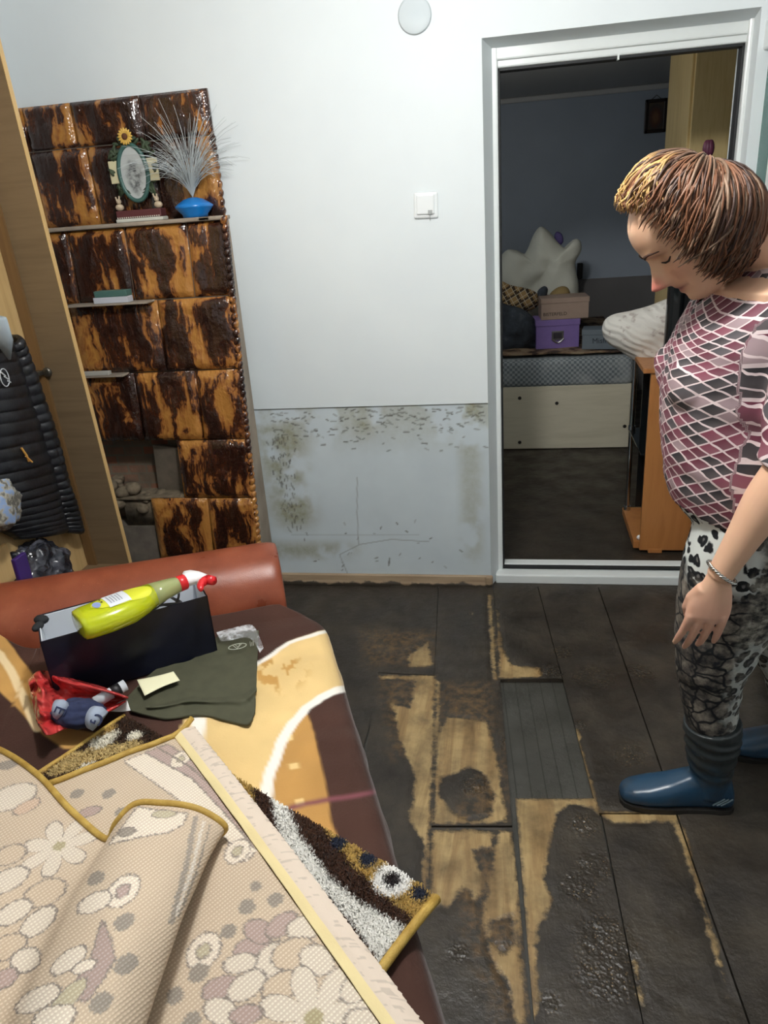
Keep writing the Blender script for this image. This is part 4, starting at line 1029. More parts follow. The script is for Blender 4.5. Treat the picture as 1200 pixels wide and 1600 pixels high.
bxb((BLn+.0008, .03, .10), (BLn+.0014, BD-.05, .125), 0).build('label_stripe', plain('label_orange', rgb(190, 120, 60), .5), sbx)
# cable coiled inside
cb = B(); cp = []
for i in range(150):
    t_ = i/149*2*PI*5
    loc = BXM @ Vector((BLn*.70+.055*math.cos(t_)*(1+.2*math.sin(t_*.37)), BD*.46+.038*math.sin(t_), BH*.93+.015*math.sin(t_*1.7)+.008*math.cos(t_*.6)))
    cp.append(tuple(loc))
tag(B().tube(cp, .0035, 6).build('cable', plain('grey_cable', rgb(74, 72, 70), .5), smooth=True), 'dark grey cable coiled in the open shoe box', 'cable')
bw = B(); cpt = BXM @ Vector((.01, BD*.78, BH+.001)); bw.ball(tuple(cpt), (.02, .014, .012))
bw.ball(tuple(BXM @ Vector((.0, BD*.6, BH-.002))), (.012, .02, .010)); tag(bw.build('glove', plain('black_knit', rgb(26, 28, 32), .8, bump=.5, scale=90), smooth=True), 'small black cloth hooked over the left end of the shoe box', 'cloth')

tz = BZ0+.008+BH
nb0, nb1 = onz(122, 978, tz+.040), onz(283, 914, tz+.046); bxv = nb1-nb0; BLEN = np.linalg.norm(bxv)
BM = frame4(nb0, bxv, np.cross([0, 0, 1.], bxv)+np.array([0, 0, -.12*BLEN]))   # x along the bottle, y across towards the arm, z up
bt = thing('spray_bottle', 'yellow green cleaner spray bottle lying across the shoe box', 'spray bottle', nb0*.5+nb1*.5)
def bring(x, hw, off, th, n=36):
    return [tuple(BM @ Vector((x*BLEN, off+hw*math.cos(2*PI*i/n)*abs(math.cos(2*PI*i/n))**-.25 if abs(math.cos(2*PI*i/n)) > 1e-6 else off, th*math.sin(2*PI*i/n)))) for i in range(n)]
LIQ = M('yellow_green_liquid', .12, 0, .5, rgb(196, 206, 24)); LIQ.set('Transmission Weight', .15); LIQ.set('Subsurface Weight', .25); LIQ.set('Subsurface Radius', (.05, .05, .01)); LIQ.set('Coat Weight', .5)
CLR = M('clear_bottle_plastic', .12, 0, .5, rgb(184, 192, 132)); CLR.set('Transmission Weight', .35); CLR.set('Coat Weight', .5)
profb = [(.0, .046, 0, .026), (.012, .057, 0, .032), (.06, .062, -.0, .035), (.25, .065, -.004, .037), (.45, .063, -.006, .036), (.6, .052, .002, .032), (.72, .040, .010, .028)]
B().loft([bring(*r) for r in profb]).build('bottle_body', LIQ.m, bt, True)
B().loft([bring(*r) for r in [(.7205, .040, .010, .028), (.82, .032, .013, .025), (.93, .025, .013, .022), (.985, .022, .012, .02), (1.0, .016, .012, .016)]]).build('bottle_shoulder', CLR.m, bt, True)
def on_body(x, y, lift=.0012):
    pr_ = np.array(profb); hw, off, th = (np.interp(x, pr_[:, 0], pr_[:, k]) for k in (1, 2, 3))
    s_ = np.clip((y-off)/hw, -.98, .98); return tuple(BM @ Vector((x*BLEN, y, th*(1-abs(s_)**2.67)**.5+lift)))
def decal(name, x0, x1, y0, y1, mat, lift, oval=False, n=24):
    def fn(u, v):
        if oval:
            uu_, vv2 = 2*u-1, 2*v-1; xx = uu_*math.sqrt(max(0, 1-vv2*vv2/2)); yy = vv2*math.sqrt(max(0, 1-uu_*uu_/2)); u, v = (xx+1)/2, (yy+1)/2
        return on_body(x0+(x1-x0)*u, y0+(y1-y0)*v, lift)
    V, F = grid(fn, n, n); o = mesh(name, V, F, mat, bt); keep(bt, o); return o
decal('label', .14, .70, -.050, .024, plain('lime_label', rgb(214, 216, 60), .3), .0012, True)
decal('label_panel', .27, .47, -.048, .022, plain('white_label_panel', rgb(220, 224, 232), .35), .0022)
decal('label_emblem', .155, .225, -.032, .004, plain('blue_label_patch', rgb(140, 156, 206), .35), .0024, True)
lm_ = plain('label_print', rgb(120, 128, 140), .5)
for k in range(5): decal('printed_line', .30+.025*k, .306+.025*k, -.036, .010-.006*(k % 2), lm_, .003, False, 6)
for k in range(2): decal('warning_mark', .235+.0*k, .25, .001-.016*k, .009-.016*k, plain('dark_mark', rgb(70, 60, 30), .5) if k == 0 else bpy.data.materials['dark_mark'], .003, False, 4)
REDP = plain('red_plastic', rgb(206, 38, 44), .3); WHP = plain('white_trigger_plastic', rgb(238, 238, 240), .3)
B().loft([[tuple(BM @ Vector((x*BLEN, .012+r*math.cos(2*PI*i/24), r*math.sin(2*PI*i/24)))) for i in range(24)] for x, r in ((.985, .019), (.99, .021), (1.06, .021), (1.07, .018))]).build('collar', REDP, bt, True)
hd = B()
def hring(x, y0, y1, th, n=20): return [tuple(BM @ Vector((x*BLEN, (y0+y1)/2+(y1-y0)/2*math.cos(2*PI*i/n), th*math.sin(2*PI*i/n)))) for i in range(n)]
hd.loft([hring(1.055, -.002, .028, .014), hring(1.085, -.006, .048, .017), hring(1.13, -.010, .066, .018), hring(1.18, -.026, .062, .017), hring(1.22, -.044, .040, .014), hring(1.245, -.050, .010, .010)])
hd.build('spray_head', WHP, bt, True)
tg = B(); tg.tube([BM @ Vector((x*BLEN, y, 0)) for x, y in ((1.235, -.032), (1.19, -.036), (1.14, -.044), (1.10, -.060), (1.07, -.082))], [.012, .012, .011, .009, .006], 10)
tg.build('trigger', REDP, bt, True)
B().tube([BM @ Vector((1.222*BLEN, -.036, 0)), BM @ Vector((1.245*BLEN, -.058, 0))], [.013, .012], 12).build('nozzle', REDP, bt, True)

# ------------------------------------------------------------------ olive garment, its clear bag, note, red bag and socks
def ruled(name, top, bot, zf, mat, nu=60, nv=30, t_=.004, parent=None):
    def fn(u, v):
        a_ = spline(top, u); b2 = spline(bot, u); q_ = a_*(1-v)+b2*v
        z_ = zf(u, v, q_)
        return onz(q_[0], q_[1], z_)
    V, F = grid(fn, nu, nv); o = mesh(name, V, F, mat, parent)
    if parent is not None: keep(parent, o)
    thick(o, t_, 1); return o
OLIVE = plain('olive_cotton', rgb(70, 70, 52), .85, var=.12, scale=30, bump=.25)
gz = lambda u, v, q_: BZ0+.014+.006*abs(mnoise.noise(Vector((q_[0]*.028, q_[1]*.05, 1))))+.010*max(0, 1-abs(v-.74)/.06)*(u > .12)
gm = thing('olive_shirt', 'folded olive green garment lying partly under the shoe box', 'shirt', onz(330, 1070, BZ0))
ruled('cloth', [(196, 1092), (245, 1045), (300, 1030), (345, 992), (404, 984)], [(205, 1110), (258, 1122), (310, 1116), (352, 1124), (386, 1131), (398, 1112)], gz, OLIVE, 90, 60, .006, gm)
lg = B(); c0 = onz(371, 1010, BZ0+.029); lgx = onz(381, 1008, BZ0+.029)-c0; lgx /= np.linalg.norm(lgx); lgy = np.cross([0, 0, 1], lgx)
LP = lambda x, y: c0+lgx*x+lgy*y
lg.tube([LP(.024*math.cos(t_), .013*math.sin(t_)) for t_ in np.linspace(0, 2*PI, 30)], .0013, 6)
lg.tube([LP(-.012, .010), LP(-.002, -.010), LP(.012, .010)], .0013, 6); lg.tube([LP(-.006, .011), LP(.002, -.005), LP(.007, .011)], .0011, 6)
for k in range(3): lg.tube([LP(.034+.004*k, -.012), LP(.035+.004*k, .012-.006*(k % 2))], .0008, 5)
lg.build('printed_emblem', plain('pale_print', rgb(176, 178, 164), .6), gm, True)
CELL = M('clear_cellophane', .08, 0, .6, (.9, .92, .95, 1)); ev_ = CELL.coord('Object'); ck_ = CELL.noise(ev_, 28., 3, .5)
CELL.set('Alpha', CELL.ramp(ck_, [(.45, (.10,)*3), (.62, (.5,)*3)])); CELL.bump(CELL.n('TexVoronoi', {'Vector': ev_, 'Scale': 45.}).outputs[0], 1., .01)
cz = lambda u, v, q_: BZ0+.034+.008*abs(mnoise.noise(Vector((q_[0]*.09, q_[1]*.12, 5))))
tag(ruled('clear_bag', [(338, 988), (360, 982), (392, 976), (404, 992), (412, 1012)], [(345, 1002), (362, 1000), (386, 996), (398, 1005), (406, 1020)], cz, CELL.m, 40, 16, .0006),
    'crinkled clear plastic sleeve over the top of the olive garment', 'plastic bag')
nt = ruled('paper_note', [(214, 1062), (245, 1056), (271, 1049)], [(226, 1087), (254, 1073), (281, 1063)], lambda u, v, q_: BZ0+.031+.010*(1-v), plain('cream_paper', rgb(236, 232, 196), .7), 12, 8, .0006)
tag(nt, 'cream paper note lying on the olive garment before the shoe box', 'note')
REDB = M('red_polythene', .2, 0, .5, rgb(204, 50, 52)); rv = REDB.coord('Object')
REDB.set('Base Color', REDB.ramp(REDB.noise(rv, 14., 4), [(.3, rgb(196, 44, 48)[:3]), (.7, rgb(226, 96, 92)[:3])])); REDB.set('Transmission Weight', .2); REDB.bump(REDB.n('TexVoronoi', {'Vector': REDB.n('Mapping', {'Vector': rv, 'Scale': (1, 1, .6)}).outputs[0], 'Scale': 24.}).outputs[0], .45, .010)
def bagz(u, v, q_):
    rid = 1-abs(2*(vnoise(u*7+3*v, v*5)-.5)); rid2 = 1-abs(2*(vnoise(u*11+9, v*8)-.5))
    edge = max(math.exp(-((v-.10)/.16)**2)*.050, math.exp(-((u-.80)/.15)**2)*.060*(1-.3*v), math.exp(-((v-.95)/.12)**2)*.020)
    return BZ0+.024+edge*(.8+.3*float(rid))+.011*float(rid)*float(rid2)
rbag = ruled('red_bag', [(200, 1090), (160, 1074), (110, 1060), (82, 1050), (60, 1049), (44, 1064)], [(196, 1096), (170, 1112), (132, 1128), (100, 1140), (74, 1149), (58, 1128)], bagz, REDB.m, 110, 80, .002)
tag(rbag, 'crumpled red plastic bag on the sofa in front of the shoe box', 'bag')
NAVYS = plain('navy_knit', rgb(38, 46, 78), .9, var=.15, scale=60, bump=.4); SGREY = plain('grey_knit_band', rgb(150, 160, 178), .9, bump=.3, scale=80)
sk_ = thing('navy_socks', 'balled navy sports socks with grey lettered cuffs in the red bag', 'socks', onz(125, 1110, BZ0))
zz = BZ0+.060
bumpy('sock_body', onz(124, 1114, zz), (.064, .040, .030), NAVYS, 11., .18, parent=sk_, floorz=BZ0+.012)
def cuff(name, p0, p1, w_):
    a_, b2 = onz(*p0, zz+.02), onz(*p1, zz+.012); ax = (b2-a_)/np.linalg.norm(b2-a_)
    o = B(); o.tube([a_, a_*.5+b2*.5+(0, 0, .004), b2], [w_*.95, w_, w_*.95], 20, flatx=1.0); return o.build(name, SGREY, sk_, True), a_, b2
for (p0, p1, w_, ch) in (((88, 1108), (99, 1112), .023, 'E'), ((144, 1121), (157, 1127), .027, 'G')):
    o, a_, b2 = cuff('cuff', p0, p1, w_)
    mid = (a_+b2)/2; tc_ = (CAM-mid)/np.linalg.norm(CAM-mid); ax = (b2-a_)/np.linalg.norm(b2-a_); rt = np.cross(ax, tc_)
    o2 = text_mesh(ch, .036, frame4(mid+tc_*(w_+.001), np.cross(ax, tc_), ax), NAVYS, 'letter', None, .002)
    o2.parent = o
rl = thing('striped_roll', 'white and black striped roll poking out of the red bag', 'roll', onz(175, 1080, BZ0))
ra, rb_ = onz(148, 1098, BZ0+.055), onz(196, 1070, BZ0+.065)
B().tube([ra, rb_], .014, 20).build('roll_body', plain('white_roll', rgb(206, 210, 216), .5), rl, True)
B().tube([ra*.45+rb_*.55, ra*.18+rb_*.82], .0145, 20).build('black_band', plain('black_band', rgb(24, 24, 28), .5), rl, True)
tag(ruled('paper_scrap', [(166, 1108), (188, 1096), (198, 1092)], [(172, 1112), (190, 1112), (204, 1110)], lambda u, v, q_: BZ0+.03+.01*(1-v), plain('white_paper', rgb(226, 226, 224), .7), 10, 6, .0006),
    'white paper scrap beside the balled navy socks', 'paper')

# ------------------------------------------------------------------ the bedroom's furniture
def puff(name, outline, y, depth, mat, parent=None, rings=9, n=90, wrinkle=.01, seed=0., c=None, front=1.0, yf=None):
    """a stuffed cloth shape whose outline, measured in the photo, stands at distance y"""
    o_ = np.array(outline, float); cl = np.concatenate([o_, o_[:1]])
    per = np.array([spline(np.concatenate([cl[-2:-1], cl, cl[1:2]]), (1+len(o_)*t)/(len(o_)+2)) for t in np.arange(n)/n])
    ce = per.mean(0) if c is None else np.array(c, float)
    V, F = [], []
    for sgn in (1, -1):
        st_ = len(V)
        for k in range(rings+1):
            s = 1-(k/rings)**1.6 if k < rings else 0.0
            th = depth*math.sqrt(max(0, 1-s**2.6))
            for q in per:
                e = ce+(q-ce)*s; w_ = ony(e[0], e[1], y)
                d = th*(front if sgn > 0 else 1)+wrinkle*mnoise.noise(Vector((w_[0]*9+seed, w_[2]*11, sgn)))*(1-s)
                V.append(w_-np.array([0, sgn*d, 0]))
        for k in range(rings):
            for i in range(n):
                a_, b_ = st_+k*n+i, st_+k*n+(i+1) % n
                F.append((a_, b_, b_+n, a_+n) if sgn > 0 else (b_, a_, a_+n, b_+n))
    o = mesh(name, V, F, mat, parent); weld(o, 1e-4)
    if parent is not None: keep(parent, o)
    return o
ZB = .60
bed = thing('bed', 'cream panelled bed frame with a grey checked mattress in the dark room', 'bed', (.05, 2.4, 0))
CREAMW = wood('cream_board', rgb(210, 204, 180)[:3], rgb(226, 220, 198)[:3], 6., 0, .5, 9.)
fbd = B(); fbd.box((-.68, 1.84, .004), (.80, 1.862, .413), bev=.003)
fr_ = fbd.build('front_board', CREAMW, bed)
B().box((.782, 1.862, .004), (.80, 3.2, .413), bev=.003).build('side_board', CREAMW, bed)
CAPM = plain('dark_cap', rgb(38, 34, 30), .5)
for x_, y_ in ((870, 630), (812, 691), (976, 666), (812, 622)): c_ = ony(x_, y_, 1.84); sc_ = B(); sc_.lathe((0, 0, 0), [(.0, 0), (.011, 0), (.011, .003), (0, .004)], 14, Matrix.Translation((c_[0], 1.8401, c_[2])) @ Matrix.Rotation(PI/2, 4, 'X')).build('screw_cap', CAPM, bed)
CHK = M('grey_checked_ticking', .85); cv = CHK.coord('Object')
ckn = CHK.n('TexChecker', {'Vector': CHK.n('VectorMath', {0: cv, 1: (0, .013, 0)}, operation='ADD').outputs[0], 'Color1': rgb(158, 166, 170), 'Color2': rgb(108, 118, 124), 'Scale': 62.})
CHK.set('Base Color', CHK.mix(CHK.ramp(CHK.noise(cv, 6., 4), [(.5, (0, 0, 0)), (.68, (.6,)*3)]), ckn.outputs[0], rgb(186, 192, 194))); CHK.bump(CHK.noise(cv, 9., 4), .4, .02)
B().box((-.69, 1.83, .40), (.81, 3.22, ZB-.015), bev=.04, seg=4).build('mattress', CHK.m, bed, True)
QLT = M('brown_patterned_cover', .9); qv = QLT.coord('Object')
QLT.set('Base Color', QLT.ramp(QLT.noise(qv, 11., 3), [(.42, rgb(66, 52, 44)[:3]), (.5, rgb(128, 104, 82)[:3]), (.6, rgb(150, 132, 108)[:3])])); QLT.bump(QLT.noise(qv, 12., 4), .4, .02)
V, F = grid(lambda u, v: (-.68+1.44*u, 1.86+1.33*v, ZB-.008+.012*mnoise.noise(Vector((u*8, v*7, 2)))+.012), 60, 50); o = mesh('cover', V, F, QLT.m, bed); keep(bed, o); thick(o, .01, 1)
WHT = plain('white_pillow_cotton', rgb(222, 224, 212), .85, var=.06, scale=6, bump=.35, bdist=.02)
tag(puff('star_pillow', [(780, 470), (778, 415), (790, 392), (806, 391), (820, 396), (834, 366), (845, 354), (858, 362), (873, 380), (886, 388), (897, 374), (907, 377), (908, 392), (899, 412), (904, 445), (902, 478), (892, 526), (830, 530), (785, 528)], 2.5, .13, WHT, None, 12, 160, .05, 2.),
    'big white pillow with pointed corners leaning on the bedroom wall', 'pillow')
LAV = plain('lavender_cloth', rgb(104, 92, 150), .8, bump=.4, scale=40)
tag(puff('lavender_cloth', [(866, 370), (870, 362), (878, 366), (880, 378), (872, 384)], 2.66, .03, LAV, None, 5, 40, .01), 'scrap of lavender cloth showing behind the white pillow', 'cloth')
PLD = M('tan_plaid_wool', .9); pv = PLD.coord('Object', (1, 1, 1), (.0, .5, 0)); sxp = PLD.n('SeparateXYZ', {0: pv})
def stripe(s, sc, w_): return PLD.math('LESS_THAN', PLD.math('FRACT', PLD.math('MULTIPLY', s, sc)), w_)
cpl = PLD.mix(stripe(sxp.outputs[0], 15., .3), rgb(168, 138, 92), rgb(70, 56, 42)); cpl = PLD.mix(stripe(sxp.outputs[2], 17., .28), cpl, rgb(78, 62, 46)); cpl = PLD.mix(PLD.math('MAXIMUM', stripe(sxp.outputs[0], 30., .09), stripe(sxp.outputs[2], 34., .1)), cpl, rgb(214, 204, 180))
PLD.set('Base Color', cpl); PLD.bump(PLD.noise(pv, 9., 3), .3, .02)
tag(puff('plaid_blanket', [(776, 440), (800, 446), (828, 452), (842, 462), (840, 478), (826, 486), (806, 492), (776, 480)], 2.2, .05, PLD.m, None, 8, 80, .02, 1.), 'tan plaid blanket bundled beneath the white pillow', 'blanket')
tag(puff('ochre_cushion', [(858, 462), (868, 451), (880, 447), (889, 452), (891, 466), (880, 478), (862, 478)], 2.24, .05, plain('ochre_cloth', rgb(150, 128, 84), .85, bump=.3, scale=20), None, 7, 60, .015, 4.), 'small ochre cushion behind the beige box on the bed', 'cushion')
DKC = M('dark_garment', .9); dv_ = DKC.coord('Object')
DKC.set('Base Color', DKC.ramp(DKC.noise(dv_, 8., 4), [(.35, rgb(34, 38, 44)[:3]), (.6, rgb(64, 72, 82)[:3]), (.75, rgb(104, 110, 116)[:3])])); DKC.bump(DKC.noise(dv_, 14., 4), .7, .03)
tag(puff('dark_clothes', [(772, 478), (800, 478), (822, 486), (838, 505), (840, 540), (826, 549), (800, 550), (772, 549)], 2.06, .07, DKC.m, None, 8, 80, .04, 7.), 'heap of dark grey clothes on the bed left of the purple box', 'clothes')
tag(puff('dark_bundle', [(840, 455), (850, 447), (856, 452), (852, 466), (842, 468)], 2.16, .03, DKC.m, None, 6, 40, .02, 9.), 'dark knotted scarf between plaid blanket and beige box', 'scarf')
def card_box(name, label, tl, br, y, depth, mat, rz=0, zb=None):
    a_, b_ = ony(*tl, y), ony(*br, y); w_ = b_[0]-a_[0]; h_ = a_[2]-b_[2] if zb is None else a_[2]-zb
    zb = b_[2] if zb is None else zb
    t_ = thing(name, label, 'box', (a_[0], y, zb)); T_ = Matrix.Translation((a_[0], y, zb)) @ Matrix.Rotation(math.radians(rz), 4, 'Z')
    B().box((0, 0, 0), (w_, depth, h_), T_, .003).build('box_body', mat, t_)
    return t_, T_, w_, h_
PUR = plain('purple_card', rgb(134, 112, 178), .5, var=.05)
pb_, T_, w_, h_ = card_box('purple_box', 'purple storage box with a metal label holder on the bed', (838, 502), (905, 543), 1.98, .2, PUR, 4, ZB+.015)
B().box((-.004, -.004, h_-.035), (w_+.004, .204, h_+.003), T_, .003).build('lid', PUR, pb_)
STEEL = plain('steel', rgb(150, 150, 150), .3, .9)
hb = B(); hb.box((w_*.36, -.006, h_*.30), (w_*.64, -.001, h_*.62), T_, .002); hb.tube([T_ @ Vector((w_*(.5-.14+.28*t_), -.010-.0*t_, h_*(.36-.14*math.sin(PI*t_)))) for t_ in np.linspace(0, 1, 12)], .005, 8)
hb.build('label_holder', STEEL, pb_)
B().box((w_*.40, -.0075, h_*.36), (w_*.60, -.005, h_*.56), T_).build('label_card', plain('dark_label', rgb(46, 42, 52), .5), pb_)
ztop = ZB+.015+h_+.004
BEI = plain('pinkish_beige_card', rgb(170, 148, 134), .55, var=.04)
bb_, T2, w2, h2 = card_box('beige_box', 'pinkish beige shoe box on top of the purple box', (846, 468), (920, 503), 1.98, .19, BEI, 4, ztop)
B().box((-.003, -.003, h2-.028), (w2+.003, .193, h2+.002), T2, .002).build('lid', BEI, bb_)
text_mesh('BISTERFELD', .028, T2 @ Matrix.Translation((w2*.29, -.0009, h2*.26)) @ Matrix.Rotation(PI/2, 4, 'X'), plain('brown_print', rgb(60, 46, 42), .6), 'lettering', bb_)
GRB = plain('grey_blue_card', rgb(112, 124, 134), .5, var=.05)
gb_, T3, w3, h3 = card_box('grey_box', 'grey blue shoe box with script lettering beside the purple box', (910, 516), (966, 553), 1.93, .14, GRB, -9, ZB+.013)
B().box((-.003, -.003, h3-.03), (w3+.003, .143, h3+.002), T3, .002).build('lid', GRB, gb_)
text_mesh('Misfit', .045, T3 @ Matrix.Translation((w3*.5, -.004, h3*.45)) @ Matrix.Rotation(PI/2, 4, 'X') @ Matrix.Rotation(.05, 4, 'Z'), plain('dark_script', rgb(44, 52, 62), .6), 'lettering', gb_)
# thin darker panel over the lower bedroom wall, lipped along its top
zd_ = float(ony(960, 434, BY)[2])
struct(B().box((BL, BY-.006, 0), (BR, BY, zd_)).box((BL, BY-.012, zd_-.006), (BR, BY, zd_+.004)).build('trim_2', paint('dark_lower_band', rgb(120, 118, 118)[:3], .1)))
c_ = ony(906, 424, BY-.03); tag(B().box((c_[0]-.02, BY-.04, c_[2]-.055), (c_[0]+.02, BY, c_[2]+.06), bev=.006).build('black_socket', plain('black_plastic', rgb(18, 18, 20), .4)), 'black socket block on the bedroom wall right of the pillow', 'socket')
i0, i1 = ony(1009, 156, BY-.02), ony(1040, 206, BY-.02)
ic = thing('religious_picture', 'small dark framed picture high on the bedroom wall', 'picture', ((i0[0]+i1[0])/2, BY-.01, i1[2]))
DKF = plain('dark_frame_wood', rgb(44, 36, 34), .4)
ib = B(); W_ = .022
for lo, hi in (((i0[0], i1[2]), (i1[0], i1[2]+W_)), ((i0[0], i0[2]-W_), (i1[0], i0[2])), ((i0[0], i1[2]), (i0[0]+W_, i0[2])), ((i1[0]-W_, i1[2]), (i1[0], i0[2]))): ib.box((lo[0], BY-.025, lo[1]), (hi[0], BY-.002, hi[1]), bev=.004)
ib.tube([((i0[0]+i1[0])/2-.03, BY-.01, i0[2]), ((i0[0]+i1[0])/2, BY-.006, i0[2]+.025), ((i0[0]+i1[0])/2+.03, BY-.01, i0[2])], .002, 6); ib.build('frame', DKF, ic)
ICM = M('dim_painting', .5); v_ = ICM.coord('Object'); d_ = ICM.n('VectorMath', {0: ICM.n('VectorMath', {0: v_, 1: ((i0[0]+i1[0])/2, BY, (i0[2]+i1[2])/2-.01)}, operation='SUBTRACT').outputs[0], 1: (1.5, 0, 1)}, operation='MULTIPLY').outputs[0]
ICM.set('Base Color', ICM.ramp(ICM.math('ADD', ICM.n('VectorMath', {0: d_}, operation='LENGTH').outputs[1], ICM.math('MULTIPLY', ICM.noise(v_, 40., 3), .03)), [(.035, rgb(120, 86, 60)[:3]), (.06, rgb(96, 60, 48)[:3]), (.09, rgb(70, 62, 58)[:3]), (.12, rgb(92, 80, 62)[:3])]))
B().box((i0[0]+.01, BY-.016, i1[2]+.01), (i1[0]-.01, BY-.008, i0[2]-.01)).build('picture_panel', ICM.m, ic)
BIR = wood('birch_veneer', rgb(196, 168, 108)[:3], rgb(222, 198, 142)[:3], 7., 2, .4, 10.)
wd = thing('birch_wardrobe', 'tall pale birch wardrobe at the right of the bedroom', 'wardrobe', (1.36, 1.4, 0))
xw = float(ony(1074, 200, 1.1)[0])
B().box((xw, 1.1, .0), (1.84, 1.65, BZ-.02), bev=.004).build('cabinet_body', BIR, wd); B().box((xw+.012, 1.082, .08), (xw+.48, 1.1, BZ-.06), bev=.003).build('door_panel', BIR, wd); B().box((xw+.486, 1.082, .08), (1.83, 1.1, BZ-.06), bev=.003).build('door_panel', BIR, wd)
for x_ in (xw+.44, xw+.52): B().tube([(x_, 1.075, 1.0), (x_, 1.06, 1.01), (x_, 1.06, 1.12), (x_, 1.075, 1.13)], .006, 8).build('handle', STEEL, wd)

# television stand just inside the doorway
CHE = wood('cherry_laminate', rgb(160, 102, 54)[:3], rgb(184, 124, 70)[:3], 5., 2, .35, 9.)
tx0, ty0, ty1, TZ = .642, .335, .77, .842
SMOKE = glassy('smoked_glass', rgb(24, 28, 30), .06, .9)
ts = thing('television_stand', 'cherry laminate television stand with chrome posts just inside the doorway', 'stand', (.87, .55, 0))
B().box((tx0+.012, ty0, .012), (1.12, ty0+.018, TZ-.02), bev=.002).build('side_panel', CHE, ts); B().box((tx0+.05, ty1-.012, .05), (1.12, ty1-.006, TZ-.02), bev=.001).build('dark_back_panel', SMOKE, ts)
B().box((tx0-.02, ty0-.012, TZ-.02), (1.14, ty1+.012, TZ), bev=.003).build('top_board', CHE, ts)
B().box((tx0-.012, ty0+.02, .012), (1.12, ty1-.02, .05), bev=.003).build('base_board', CHE, ts); B().box((tx0+.05, ty0-.004, 0), (tx0+.11, ty0+.03, .02), bev=.002).build('foot', CHE, ts)
B().box((tx0-.005, ty0+.02, .455), (1.10, ty1-.02, .463), bev=.001).build('glass_shelf', SMOKE, ts)
CHR = plain('chrome', rgb(190, 194, 198), .12, 1.)
for z0_, z1_ in ((.05, .455), (.463, TZ-.02)):
    B().tube([(tx0+.006, ty1-.05, z0_), (tx0+.006, ty1-.05, z1_)], .011, 14).build('chrome_post', CHR, ts); B().tube([(tx0+.006, ty1-.05, z0_), (tx0+.006, ty1-.05, z0_+.02)], .017, 14).build('post_collar', CHR, ts)
B().ball((tx0+.015, ty0+.03, .062), (.014, .01, .012)).build('castor_cover', WHP, ts, True)
tag(B().box((.83, .45, .464), (1.08, .70, .60), bev=.008).build('dark_device', plain('device_black', rgb(26, 26, 28), .4)), 'black box shaped device on the glass shelf of the stand', 'device')
tv = thing('television', 'flat black television standing on the cherry stand behind the woman', 'television', (.97, .45, TZ))
x0_ = float(ony(1041, 500, .44)[0])
BLK = plain('television_black', rgb(14, 16, 20), .22)
B().box((x0_, .43, TZ+.055), (x0_+.50, .47, TZ+.37), bev=.008).build('casing', BLK, tv); B().box((x0_+.02, .4285, TZ+.085), (x0_+.48, .431, TZ+.35)).build('screen', plain('dark_screen', rgb(10, 12, 15), .06), tv)
B().box((x0_+.22, .44, TZ+.01), (x0_+.28, .465, TZ+.06)).box((x0_+.12, .40, TZ+.001), (x0_+.38, .50, TZ+.014), bev=.004).build('foot', BLK, tv)
BDM = M('white_printed_bedding', .9); v_ = BDM.coord('Object'); wv_ = BDM.n('TexWave', {'Vector': BDM.n('Mapping', {'Vector': v_, 'Rotation': (0, -.5, 0)}).outputs[0], 'Scale': 11., 'Distortion': 6., 'Detail': 3.}, wave_type='BANDS', bands_direction='Z').outputs[1]
BDM.set('Base Color', BDM.mix(BDM.ramp(BDM.noise(v_, 26., 3), [(.60, (0, 0, 0)), (.68, (.5,)*3)]), rgb(226, 222, 214), rgb(150, 128, 120))); BDM.bump(wv_, .35, .012)
tag(puff('folded_bedding', [(941, 520), (944, 502), (958, 492), (985, 486), (1015, 478), (1060, 462), (1110, 460), (1120, 520), (1115, 572), (1060, 573), (1020, 570), (995, 565), (968, 548), (950, 536)], .62, .10, BDM.m, None, 12, 130, .03, 3.),
    'heap of white printed bedding on the television stand', 'bedding')
tp = thing('artificial_tulip', 'dark pink artificial tulip on a thin stem above the woman', 'flower', (.93, .64, TZ))
b0 = ony(1107, 232, .64); bud = B()
for k in range(6):
    an = k*PI/3; bud.ball((b0[0]+.009*math.cos(an), b0[1]+.009*math.sin(an), b0[2]+.0), (.014, .014, .032), 10, 8)
bud.build('bud', plain('plum_petals', rgb(98, 44, 70), .5, var=.3, scale=30), tp, True)
stem = [b0-(0, 0, .03), ony(1117, 250, .64), ony(1130, 290, .64), np.array([.94, .64, 1.3]), np.array([.93, .64, TZ+.02])]
B().tube([spline(stem, t_) for t_ in np.linspace(0, 1, 24)], .0035, 8).build('stem', plain('stem_green', rgb(66, 62, 40), .6), tp, True)
B().tube([ony(1127, 275, .64), ony(1128, 258, .636), ony(1130, 248, .632)], [.004, .014, .001], 8, flatx=.3).build('leaf', bpy.data.materials['stem_green'], tp, True)
B().lathe((.93, .64, TZ+.001), [(0, 0), (.035, 0), (.045, .06), (.03, .13), (.016, .17), (.02, .19), (0, .185)], 24).build('vase', plain('vase_glaze', rgb(90, 96, 104), .25), tp, True)

